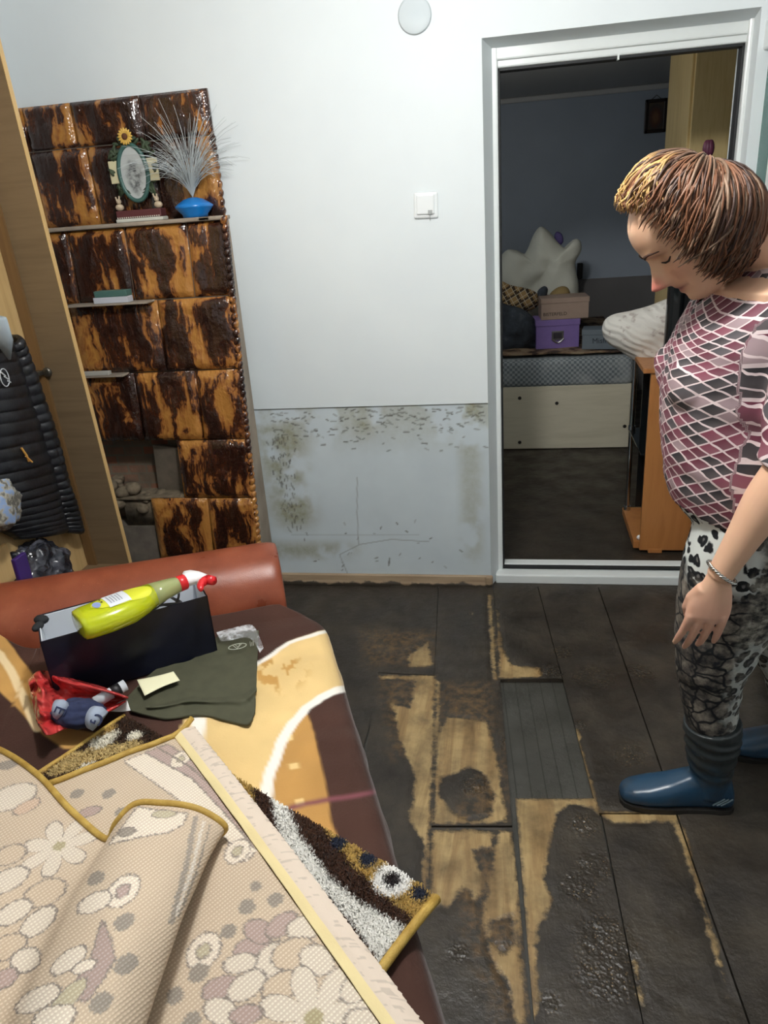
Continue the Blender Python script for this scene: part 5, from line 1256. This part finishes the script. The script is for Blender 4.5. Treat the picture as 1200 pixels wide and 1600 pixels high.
# ------------------------------------------------------------------ the woman
from mathutils.bvhtree import BVHTree
WO = np.array([.62, -1.15, 0.])
wm = thing('person', 'woman looking down in patterned blouse, animal print trousers and blue rubber boots', 'person', WO)
YC = -1.15
TORSO = [  # z, front x, back x, half width
    (.80, .53, .80, .15), (.86, .478, .86, .19), (.92, .458, .885, .203), (.98, .447, .865, .20), (1.04, .440, .825, .19), (1.09, .437, .80, .185), (1.14, .436, .79, .188),
    (1.18, .438, .79, .192), (1.22, .447, .795, .196), (1.26, .463, .80, .20), (1.30, .485, .805, .196), (1.335, .515, .80, .17), (1.365, .555, .785, .125), (1.39, .60, .765, .085)]
def torso_rings(e, z0=0., z1=9., n=56):
    R_ = []
    for z, xf, xb, ry_ in TORSO:
        if z < z0 or z > z1: continue
        xc, hx_ = (xf+xb)/2, (xb-xf)/2+e; ring_ = []
        for i in range(n):
            t_ = 2*PI*i/n; c_, s_ = math.cos(t_), math.sin(t_)
            ring_.append((xc+hx_*math.copysign(abs(c_)**.85, c_), YC+(ry_+e)*math.copysign(abs(s_)**.85, s_), z))
        R_.append(ring_)
    return R_
SHL, ELL, WRL = np.array([.665, -1.325, 1.295]), np.array([.630, -1.400, 1.055]), np.array([.527, -1.375, .782])
SHR, ELR, WRR = np.array([.665, -.975, 1.295]), np.array([.735, -.915, 1.07]), np.array([.68, -.93, .80])
LEG_L = [(.645, -1.225, .88, .128), (.63, -1.225, .79, .132), (.612, -1.22, .70, .128), (.597, -1.21, .60, .112), (.588, -1.205, .51, .097), (.583, -1.2, .43, .083), (.590, -1.2, .33, .068), (.600, -1.2, .25, .060), (.603, -1.2, .20, .056)]
LEG_R = [(.665, -1.065, .88, .125), (.69, -1.06, .76, .125), (.725, -1.045, .63, .108), (.765, -1.02, .50, .092), (.80, -1.0, .39, .078), (.84, -.985, .29, .064), (.858, -.98, .20, .055)]
body = B()
body.loft(torso_rings(-.012))
def limb(b_, path, e=0., n=24, seg=24):
    pth = np.array(path); b_.tube([spline(pth[:, :3], t_) for t_ in np.linspace(0, 1, seg)], [float(spline(pth[:, 3:4], t_)[0])+e for t_ in np.linspace(0, 1, seg)], n)
for L_, foot in ((LEG_L, (.41, -1.204)), (LEG_R, (.70, -.99))):
    limb(body, L_+[(L_[-1][0], L_[-1][1], .07, .036)], -.016)
    body.ball(((L_[-1][0]+foot[0])/2+.035, foot[1], .040), (.072, .026, .020))
def arm(sh, elb, wr): return [(*sh, .056), (*(sh*.5+elb*.5), .052), (*elb, .044), (*(elb*.65+wr*.35), .043), (*(elb*.3+wr*.7), .033), (*wr, .026)]
limb(body, arm(SHL, ELL, WRL)); limb(body, arm(SHR, ELR, WRR))
body.ball(SHL, (.062, .058, .062)); body.ball(SHR, (.062, .058, .062))
def hand(b_, wr, fx, side, down):
    """palm and five bent fingers hanging from wrist wr; fx points to the thumb side, side from palm to back of hand"""
    fx = np.array(fx, float); side = np.array(side, float); dn = np.array(down, float); fx /= np.linalg.norm(fx); dn /= np.linalg.norm(dn)
    kn = wr+dn*.108
    rings_ = []
    for t_, w_, th in ((-.12, .022, .021), (.1, .027, .020), (.35, .036, .0185), (.65, .044, .0165), (.9, .0455, .0145), (1.02, .040, .011)):
        c_ = wr+dn*.108*t_; rings_.append([tuple(c_+fx*w_*math.cos(2*PI*i/20)+side*th*math.sin(2*PI*i/20)) for i in range(20)])
    b_.loft(rings_)
    for k, (o_, L_, cu, dr) in enumerate(((.033, .092, .15, .0), (.0112, .106, .17, .004), (-.0112, .100, .19, .003), (-.033, .082, .12, -.006))):
        p_ = kn+fx*o_+dn*(dr-.012)+side*.003; ang = .10+cu*.2; pts_ = [p_]
        for s_, f_ in ((.18, 0), (.36, 1.0), (.26, 1.0), (.20, .8)):
            ang += cu*f_; p_ = p_+L_*s_*1.12*(dn*math.cos(ang)-side*math.sin(ang)+fx*(o_*2.6)*.6); pts_.append(p_)
        b_.tube(pts_, [.0098, .0096, .0088, .0080, .0062], 12); b_.ball(pts_[-1], .0064, 10, 8); b_.ball(pts_[2], .0090, 10, 8)
    p_ = wr+dn*.030+fx*.022
    th_ = [p_, p_+dn*.032+fx*.014-side*.012, p_+dn*.062+fx*.016-side*.022, p_+dn*.088+fx*.008-side*.030]
    b_.tube(th_, [.0155, .0135, .0108, .0080], 12); b_.ball(th_[-1], .0082, 10, 8)
hand(body, WRL, (-1, .10, .0), (-.05, -1, -.05), (-.16, .02, -1)); hand(body, WRR, (-1, 0, -.1), (.0, 1, 0), (-.1, 0, -1))
# head, bowed: F is the way the face looks, U towards the crown
HS = 1.09; PT = math.radians(50.5)
HF = np.array([-math.cos(PT), 0, -math.sin(PT)]); HU = np.array([-math.sin(PT), 0, math.cos(PT)]); HO = np.array([.541, -1.215, 1.392])
def HW(x, y, z): return HO+HS*(x*HF+y*np.array([0, 1., 0])+z*HU)
HEADP = [(-.004, .058, .0, .018), (.006, .078, -.015, .034), (.02, .088, -.03, .044), (.036, .088, -.045, .052), (.05, .087, -.055, .057), (.07, .086, -.068, .062), (.09, .084, -.08, .066), (.108, .080, -.088, .070), (.122, .081, -.086, .073), (.138, .088, -.088, .075), (.155, .089, -.088, .076), (.172, .085, -.084, .074), (.19, .075, -.076, .069), (.206, .056, -.062, .059), (.220, .03, -.040, .042), (.227, .0, -.018, .02)]
n = 72; rings_ = []
for k in np.linspace(0, 1, 70):
    z, xf, xb, wy = spline(np.array(HEADP), k); ring_ = []
    for i in range(n):
        t_ = 2*PI*i/n; c_, s_ = math.cos(t_), math.sin(t_)
        x_ = (xf if c_ > 0 else -xb)*math.copysign(abs(c_)**.9, c_) ; y_ = wy*math.copysign(abs(s_)**.92, s_)
        if c_ > 0:
            g = lambda y0, z0, sy, sz: math.exp(-((abs(y_)-y0)/sy)**2-((z-z0)/sz)**2)
            x_ += .031*g(0, .083, .0150, .014)+.022*g(0, .100, .0115, .018)+.009*g(0, .118, .010, .016)
            x_ += .0085*g(.0, .058, .020, .0065)+.0085*g(0, .046, .018, .007)-.006*g(0, .052, .022, .003)+.006*g(0, .022, .016, .014)
            x_ += -.013*g(.032, .117, .015, .012)+.007*g(.032, .114, .012, .007)+.005*g(.03, .140, .02, .008)+.005*g(.045, .088, .02, .02)
            x_ += .008*g(.013, .078, .007, .008)
        ring_.append(tuple(HW(x_, y_, z)))
    rings_.append(ring_)
body.loft(rings_)
for sg in (-1, 1): body.ball(HW(-.012, sg*.076, .108), (.018, .010, .030), M4=Matrix.Rotation(-PT, 4, 'Y'))
NB = [(.70, -1.15, 1.35, .072), (.645, -1.17, 1.395, .062), (.58, -1.19, 1.435, .058), (.51, -1.21, 1.475, .060)]
limb(body, NB)
body.loft([[tuple(np.array([.60, YC, 1.345])+np.array([.10*math.cos(2*PI*i/20), .17*math.sin(2*PI*i/20), dz])) for i in range(20)] for dz in (-.05, 0.)]+[[tuple(np.array([.66, YC-.01, 1.40])+np.array([.05*math.cos(2*PI*i/20), .05*math.sin(2*PI*i/20), 0])) for i in range(20)]])
SKIN = M('skin', .5, 0, .4); SKIN.set('Base Color', SKIN.attr('col')); SKIN.set('Subsurface Weight', .12); SKIN.set('Subsurface Radius', (.01, .004, .002)); SKIN.bump(SKIN.noise(SKIN.coord('Object'), 160., 3), .08, .001)
bd = body.build('body', SKIN.m, wm, True); remesh(bd, .0032, 4, .5)
P = coords(bd); c_ = np.tile(rgb3(222, 178, 148), (len(P), 1))
loc = (P-HO)/HS; lx_, ly_, lz_ = loc@HF, loc[:, 1], loc@HU
def skin_tint(x0, y0, z0, r, cc, k):
    global c_
    d = np.sqrt((lx_-x0)**2+(np.abs(ly_)-y0)**2+(lz_-z0)**2); m_ = (k*sstep(r, r*.2, d))[:, None]; c_ = c_*(1-m_)+cc*m_
skin_tint(.115, 0, .085, .032, rgb3(200, 108, 100), .8); skin_tint(.08, .04, .085, .04, rgb3(214, 150, 126), .5); skin_tint(.08, .032, .120, .02, rgb3(140, 92, 76), .6); skin_tint(.09, 0, .150, .06, rgb3(222, 180, 146), .5)  # redder nose and cheeks, darker eye sockets
lip = (np.exp(-((lz_-.052)/.0095)**2-(ly_/.024)**2)*(lx_ > .075)); m_ = np.clip(lip*1.1, 0, .85)[:, None]; c_ = c_*(1-m_)+rgb3(158, 92, 86)*m_
m_ = (np.exp(-((lz_-.0525)/.0018)**2-(ly_/.024)**2)*(lx_ > .075)*.8)[:, None]; c_ = c_*(1-m_)+rgb3(84, 44, 42)*m_
hm = (sstep(.15, .02, np.abs(P[:, 2]-.66))*(P[:, 1] < -1.3)*.5)[:, None]; c_ = c_*(1-hm)+rgb3(206, 152, 136)*hm
c_ = c_*(.95+.1*fbm(P[:, 0]*30+P[:, 1]*30, P[:, 2]*30, 3))[:, None]
vcol(bd, 'col', np.clip(c_, 0, 1))
bvh = BVHTree.FromPolygons([tuple(v) for v in P], [tuple(pl_.vertices) for pl_ in bd.data.polygons])
def face_pt(y, z, lift=.001):
    o_ = Vector(HW(.25, y, z)); h_ = bvh.ray_cast(o_, Vector(-HF))[0]; return np.array(h_)+HF*lift*HS if h_ is not None else HW(.09, y, z)
BROW = plain('brow_hair', rgb(70, 46, 34), .8); LASH = plain('lash_line', rgb(40, 26, 22), .7)
for sg in (-1, 1):
    B().tube([face_pt(sg*y, z, .0012) for y, z in ((.014, .138), (.026, .143), (.040, .143), (.052, .135))], [.0022, .0032, .0026, .001], 8).build('eyebrow', BROW, wm, True)
    B().tube([face_pt(sg*y, z, .001) for y, z in ((.019, .112), (.027, .108), (.038, .108), (.047, .113))], [.001, .0020, .0022, .0012], 8).build('eyelashes', LASH, wm, True)

# hair: a bob combed from the crown, blonde over the brow
HC = HW(-.012, 0, .130)-np.array([0, 0, .006]); AX = np.array([.105, .085, .104])*HS
pole = np.array([.26, 0, 1.]); pole /= np.linalg.norm(pole); e1 = np.array([1., 0, -.26]); e1 /= np.linalg.norm(e1); e2 = np.cross(pole, e1)
def shell(th, ph, off):
    d = math.cos(th)*pole+math.sin(th)*(math.cos(ph)*e1+math.sin(ph)*e2)
    l = np.array([d@HF, d[1], d@HU]); r = 1/math.sqrt(((l/(AX*np.array([.90 if l[0] < 0 else 1., 1, 1])))**2).sum())-.017*max(0, d[2])**2; return HC+d*(r+off)
def th_max(ph):     # ph 0 = nape, pi = brow; symmetric
    a_ = abs((ph+PI) % (2*PI)-PI)
    return float(np.interp(a_, [0, .5, 1.0, 1.5, 2.0, 2.35, 2.6, 2.85, PI], np.radians([124, 128, 130, 113, 98, 93, 92, 92, 92])))
hv = B(); hcol = []
AUB, DKB, BLO, ASH = rgb3(112, 74, 52), rgb3(66, 46, 38), rgb3(182, 146, 92), rgb3(122, 98, 80)
V, F = [], []
nu_, nv_ = 80, 26
for j in range(nv_):
    for i in range(nu_):
        ph = 2*PI*i/nu_; V.append(shell(th_max(ph)*.93*j/(nv_-1)+.001, ph, .010))
F = [(j*nu_+i, j*nu_+(i+1) % nu_, (j+1)*nu_+(i+1) % nu_, (j+1)*nu_+i) for j in range(nv_-1) for i in range(nu_)]
hv.add(V, F); hcol += [DKB*1.2]*len(V)
for k in range(2600):
    ph = RNG.uniform(0, 2*PI); a_ = abs((ph+PI) % (2*PI)-PI); T_ = th_max(ph)*RNG.uniform(.80, 1.06); off = RNG.uniform(.008, .024); t0 = RNG.uniform(.02, .55)*T_
    pts_ = []; bend = RNG.normal(-.10 if ph > PI else .10, .22); wav = RNG.uniform(0, 6.28); m_ = 12
    for j in range(m_):
        s_ = j/(m_-1); th = t0+(T_-t0)*s_
        lift = off*(.55+.9*math.sin(PI*min(1, s_*.9)))+(.010*RNG.random() if s_ > .85 else 0)
        q_ = shell(th, ph+bend*s_*s_+.03*math.sin(5*s_+wav), lift+.002*math.sin(7*s_+wav))
        if a_ < 2.1 and s_ > .6: q_ = q_+np.array([.02*(s_-.6)*(1 if a_ < 1.2 else .4), 0, -.035*(s_-.6)])
        pts_.append(q_)
    w_ = RNG.uniform(.0014, .0030); k0 = len(hv.v)
    hv.tube(pts_, [w_*(.45+.75*math.sin(PI*min(1, .25+s_*.65)))*(1 if s_ < .93 else .35) for s_ in np.linspace(0, 1, m_)], 4)
    bl = np.clip((a_-2.25)/.35, 0, 1)*(RNG.random() < .6); base_ = (AUB if RNG.random() < .6 else (DKB if RNG.random() < .45 else ASH))*RNG.uniform(.75, 1.25)
    for i in range(len(hv.v)-k0):
        s_ = min(1, (i//4)/(m_-1)); tt = (t0+(T_-t0)*s_)/T_
        b2 = bl*sstep(.42, .72, tt); cc = base_*(1-b2)+BLO*RNG.uniform(.9, 1.08)*b2
        if a_ > 1.6 and tt < .5: cc = cc*.6+ASH*.4
        hcol.append(cc)
HAIR = M('combed_hair', .5, 0, .35); HAIR.set('Base Color', HAIR.attr('col')); HAIR.set('Anisotropic', .4)
hr = hv.build('hair', HAIR.m, wm, True); vcol(hr, 'col', np.clip(np.array(hcol), 0, 1))

# ---- clothes
def drop(o, test):
    bm = bmesh.new(); bm.from_mesh(o.data); P_ = np.array([f.calc_center_median() for f in bm.faces]); k = test(P_)
    bmesh.ops.delete(bm, geom=[f for f, d in zip(bm.faces, k) if d], context='FACES'); bm.to_mesh(o.data); bm.free(); return o
bl = B(); bl.loft(torso_rings(.006, .84))
limb(bl, [(*SHL, .070), (*(SHL*.5+ELL*.5), .066), (*(SHL*.05+ELL*.95), .060), (*(ELL*.9+WRL*.1), .058)], 0., 28, 16); limb(bl, [(*SHR, .070), (*(SHR*.5+ELR*.5), .066), (*(SHR*.05+ELR*.95), .060), (*(ELR*.9+WRR*.1), .058)], 0., 28, 16)
bl.ball(SHL+(0, .008, 0), (.076, .07, .076)); bl.ball(SHR+(0, -.008, 0), (.076, .07, .076))
# bust
bl.ball((.475, -1.225, 1.16), (.052, .07, .06)); bl.ball((.475, -1.075, 1.16), (.052, .07, .06))
def blouse_mat():
    m = M('diamond_print_jersey', .75, 0, .3); v = m.n('SeparateXYZ', {0: m.attr('lay', 'Vector')}); u, t_ = v.outputs[0], v.outputs[1]
    wob = m.math('MULTIPLY', m.math('SUBTRACT', m.noise(m.coord('Object'), 9., 3), .5), .8)
    uu_ = m.math('ADD', m.math('MULTIPLY', u, 15.), wob); vv = m.math('ADD', m.math('MULTIPLY', t_, 36.), wob)
    a_ = m.math('ADD', uu_, vv); b_ = m.math('SUBTRACT', uu_, vv)
    def edge(x, w_): f_ = m.math('FRACT', x); return m.math('MAXIMUM', m.math('LESS_THAN', f_, w_), m.math('GREATER_THAN', f_, 1-w_*.4))
    ln = m.math('MAXIMUM', edge(a_, .12), edge(b_, .09))
    cell = m.n('CombineXYZ', {0: m.math('FLOOR', a_), 1: m.math('FLOOR', b_)})
    h_ = m.n('TexWhiteNoise', {'Vector': cell.outputs[0]}, noise_dimensions='2D').outputs[0]
    fill = m.ramp(h_, [(0, rgb(100, 42, 60)[:3]), (.34, rgb(36, 36, 40)[:3]), (.66, rgb(150, 128, 132)[:3]), (.76, rgb(122, 58, 76)[:3]), (.9, rgb(70, 68, 72)[:3])], 'CONSTANT')
    fill = m.mix(m.math('MULTIPLY', m.math('FRACT', b_), .14), fill, rgb(196, 178, 178))
    m.set('Base Color', m.mix(ln, fill, rgb(214, 196, 196))); m.bump(m.noise(m.coord('Object'), 14., 3), .25, .012); return m.m
blo = bl.build('blouse', blouse_mat(), wm, True); remesh(blo, .006, 7, .5)
P = coords(blo)
fold = np.array([.0045*mnoise.noise(Vector((p_[0]*10, p_[1]*10, p_[2]*26))) for p_ in P]); nrm = np.empty(len(P)*3); blo.data.vertices.foreach_get('normal', nrm); P = P+nrm.reshape(-1, 3)*fold[:, None]; set_coords(blo, P)
neck = lambda Q: Q[:, 2] > 1.318+.80*(Q[:, 0]-.50)+.25*np.abs(Q[:, 1]-YC)
cuff = lambda Q: ((Q[:, 2] < ELL[2]-.012+.0*Q[:, 0]) & (Q[:, 1] < -1.352) & (Q[:, 2] > .9) & (Q[:, 0] < .72)) & (np.hypot(Q[:, 0]-.61, Q[:, 1]+1.395) < .075)
drop(blo, lambda Q: neck(Q) | (Q[:, 2] < .868+.012*np.sin(Q[:, 0]*30)) | cuff(Q) | ((Q[:, 2] < ELR[2]-.02) & (Q[:, 1] > -.945) & (Q[:, 2] > .9)))
P = coords(blo); ang = np.arctan2(P[:, 1]-YC, P[:, 0]-.62); armm = (P[:, 1] < -1.335)
lay_ = np.stack([ang*.24, P[:, 2]-.10*np.cos(ang)*sstep(1.15, 1.35, P[:, 2]), np.zeros(len(P))], 1)
aa = np.arctan2(P[:, 1]+1.36, P[:, 0]-.645); lay_[armm] = np.stack([aa*.075*.9+P[:, 2]*.45, P[:, 2]*.62, np.zeros(len(P))], 1)[armm]
vvec(blo, 'lay', lay_); thick(blo, .003, 1)
cw_ = B(); cax = WRL-ELL; cax = cax/np.linalg.norm(cax); cc0 = ELL+np.array([0, 0, -.012])
cw_.tube([cc0, cc0+cax*.010], [.0575, .0565], 30, False); cuf = cw_.build('sleeve_hem', plain('white_hem', rgb(222, 214, 208), .8), wm, True); thick(cuf, .003, 1)

tr_ = B(); tr_.loft(torso_rings(.002, 0, 1.0)); limb(tr_, LEG_L); limb(tr_, LEG_R)
def trouser_mat():
    m = M('animal_print_leggings', .75, 0, .3); v = m.coord('Object'); z = m.n('SeparateXYZ', {0: v}).outputs[2]; x = m.n('SeparateXYZ', {0: v}).outputs[0]
    n1 = m.noise(v, 7., 3); n2 = m.noise(v, 34., 4, .65)
    vs = m.n('VectorMath', {0: v, 1: m.n('VectorMath', {0: m.noise(v, 22., 2, out=1), 1: (.035,)*3}, operation='MULTIPLY').outputs[0]}, operation='ADD').outputs[0]
    vo = m.n('TexVoronoi', {'Vector': vs, 'Scale': 36.}); d = m.math('ADD', vo.outputs[0], m.math('MULTIPLY', m.math('SUBTRACT', n2, .5), .35))
    leo = m.ramp(d, [(.14, rgb(110, 108, 106)[:3]), (.22, rgb(20, 22, 26)[:3]), (.46, rgb(20, 22, 26)[:3]), (.53, rgb(206, 210, 206)[:3])])
    ve = m.n('TexVoronoi', {'Vector': vs, 'Scale': 22.}, feature='DISTANCE_TO_EDGE').outputs[0]
    sn = m.mix(m.ramp(ve, [(.03, (1, 1, 1)), (.09, (0, 0, 0))]), m.ramp(m.math('ADD', n2, m.math('MULTIPLY', m.math('SUBTRACT', n1, .5), .6)), [(.32, rgb(34, 36, 42)[:3]), (.48, rgb(92, 86, 80)[:3]), (.68, rgb(146, 138, 126)[:3])]), rgb(26, 28, 32))
    gr = m.ramp(n2, [(.38, rgb(34, 36, 40)[:3]), (.5, rgb(104, 100, 92)[:3]), (.66, rgb(178, 172, 160)[:3])])
    k1 = m.ramp(m.math('ADD', z, m.math('MULTIPLY', m.math('SUBTRACT', n1, .5), .30)), [(.70, (0, 0, 0)), (.74, (1, 1, 1))])
    k2 = m.ramp(m.math('ADD', m.math('MULTIPLY', x, 2.2), m.math('MULTIPLY', m.math('SUBTRACT', n1, .5), .7)), [(.20, (0, 0, 0)), (.30, (1, 1, 1))])
    xr_ = m.math('ADD', m.math('SUBTRACT', x, .0), m.math('MULTIPLY', m.math('SUBTRACT', n1, .5), .15))
    kx = m.ramp(xr_, [(.60, (0, 0, 0)), (.63, (1, 1, 1))])
    low_ = m.mix(kx, sn, m.mix(m.ramp(m.math('ADD', z, m.math('MULTIPLY', n1, .2)), [(.66, (0, 0, 0)), (.70, (1, 1, 1))]), m.mix(.45, leo, gr), gr))
    top_ = m.mix(kx, leo, gr)
    m.set('Base Color', m.mix(k1, low_, top_)); m.bump(m.noise(v, 12., 3), .3, .012); return m.m
tro = tr_.build('trousers', trouser_mat(), wm, True); remesh(tro, .007, 6, .5)
P = coords(tro); nrm = np.empty(len(P)*3); tro.data.vertices.foreach_get('normal', nrm)
fold = np.array([.005*mnoise.noise(Vector((p_[0]*9, p_[1]*9, p_[2]*24)))*float(sstep(.9, .5, p_[2])) for p_ in P]); set_coords(tro, P+nrm.reshape(-1, 3)*fold[:, None])

BOOT = M('blue_rubber', .3, 0, .5); v_ = BOOT.coord('Object'); bz = BOOT.n('SeparateXYZ', {0: v_}).outputs[2]; bn_ = BOOT.noise(v_, 12., 5)
kb = BOOT.math('ADD', BOOT.math('MULTIPLY', bz, 6.), BOOT.math('MULTIPLY', BOOT.math('SUBTRACT', bn_, .5), .9))
BOOT.set('Base Color', BOOT.mix(BOOT.ramp(bn_, [(.5, (0, 0, 0)), (.68, (.55,)*3)]), BOOT.ramp(kb, [(.55, rgb(34, 66, 92)[:3]), (.85, rgb(40, 56, 66)[:3]), (1., rgb(44, 50, 52)[:3])]), rgb(48, 46, 42))); BOOT.bump(bn_, .15, .004)
SOLE = plain('muddy_sole', rgb(36, 34, 32), .4, var=.3, scale=30)
def boot(toe, heel_x, y0, leg, toe_y=0.):
    b_ = B(); L_ = heel_x-toe
    prof_ = [(1.0, .022, .062, .012), (.965, .034, .10, .006), (.88, .038, .125, .004), (.74, .038, .125, .004), (.58, .041, .108, .004), (.42, .046, .086, .004), (.25, .048, .070, .006), (.10, .041, .058, .010), (.03, .030, .048, .014), (.0, .014, .038, .022)]
    rings_ = []
    for t_, wy, zt_, zb_ in prof_:
        yy = y0+toe_y*(1-t_); ring_ = []
        for i in range(28):
            a_ = 2*PI*i/28; c2, s2 = math.cos(a_), math.sin(a_)
            ring_.append((toe+L_*t_, yy+wy*math.copysign(abs(c2)**.75, c2), (zt_+zb_)/2+(zt_-zb_)/2*math.copysign(abs(s2)**.8, s2)))
        rings_.append(ring_)
    b_.loft(rings_)
    ax_ = toe+L_*.79
    sh = [(ax_, y0, .05, .044), (ax_, y0, .12, .052), (ax_-.004, y0, .17, .061), (ax_-.006, y0, .22, .067), (leg[0], leg[1], .275, .071)]
    limb(b_, sh, 0., 28, 20)
    o = b_.build('boot', BOOT.m, wm, True); remesh(o, .004, 6, .5)
    P_ = coords(o); k = sstep(.10, .14, P_[:, 2])*sstep(.27, .24, P_[:, 2]); nr = np.empty(len(P_)*3); o.data.vertices.foreach_get('normal', nr)
    wr_ = np.sin(P_[:, 2]*190+P_[:, 0]*22+6*np.array([mnoise.noise(Vector(q_)*9) for q_ in P_]))*.0028*k; set_coords(o, P_+nr.reshape(-1, 3)*wr_[:, None])
    s_ = B(); out = [(toe+L_*t_, (wy+.003), y0+toe_y*(1-t_)) for t_, wy, _, _ in prof_]
    pl_ = [(x_, yc_+w2) for x_, w2, yc_ in out]+[(x_, yc_-w2) for x_, w2, yc_ in out[::-1]]
    s_.loft([[(x_, y_, z_) for x_, y_ in pl_] for z_ in (.0015, .010, .017)]); so = s_.build('sole', SOLE, wm); 
    for k in range(3):
        q0 = np.array([toe+L_*(.80+.035*k), y0-.040, .035]); 
        B().tube([q0, q0+(.028, .002, .022)], .0022, 6).build('heel_stripe', plain('pale_stripe', rgb(112, 130, 140), .4) if k == 0 and 'pale_stripe' not in bpy.data.materials else bpy.data.materials['pale_stripe'], wm)
    return o
boot(.384, .672, -1.2, LEG_L[-2]); boot(.705, .985, -.985, (.845, -.983))
# bracelet round the near wrist
bc = WRL+(ELL-WRL)*.04; ax_ = (WRL-ELL)/np.linalg.norm(WRL-ELL); t1 = np.cross(ax_, [0, 1., 0]); t1 /= np.linalg.norm(t1); t2 = np.cross(ax_, t1)
tilt_ = lambda t_: ax_*(.010*math.cos(t_+.4))
br_ = B()
for s_ in range(3):
    br_.tube([bc+(.033+.0022*math.cos(9*t_+s_*2.1))*math.cos(t_)*t1+(.033+.0022*math.cos(9*t_+s_*2.1))*math.sin(t_)*t2+tilt_(t_)+ax_*.0025*math.sin(9*t_+s_*2.1) for t_ in np.linspace(0, 2*PI, 110)], .0019, 6)
br_.build('bracelet', plain('silver', rgb(206, 204, 198), .18, 1.), wm, True)
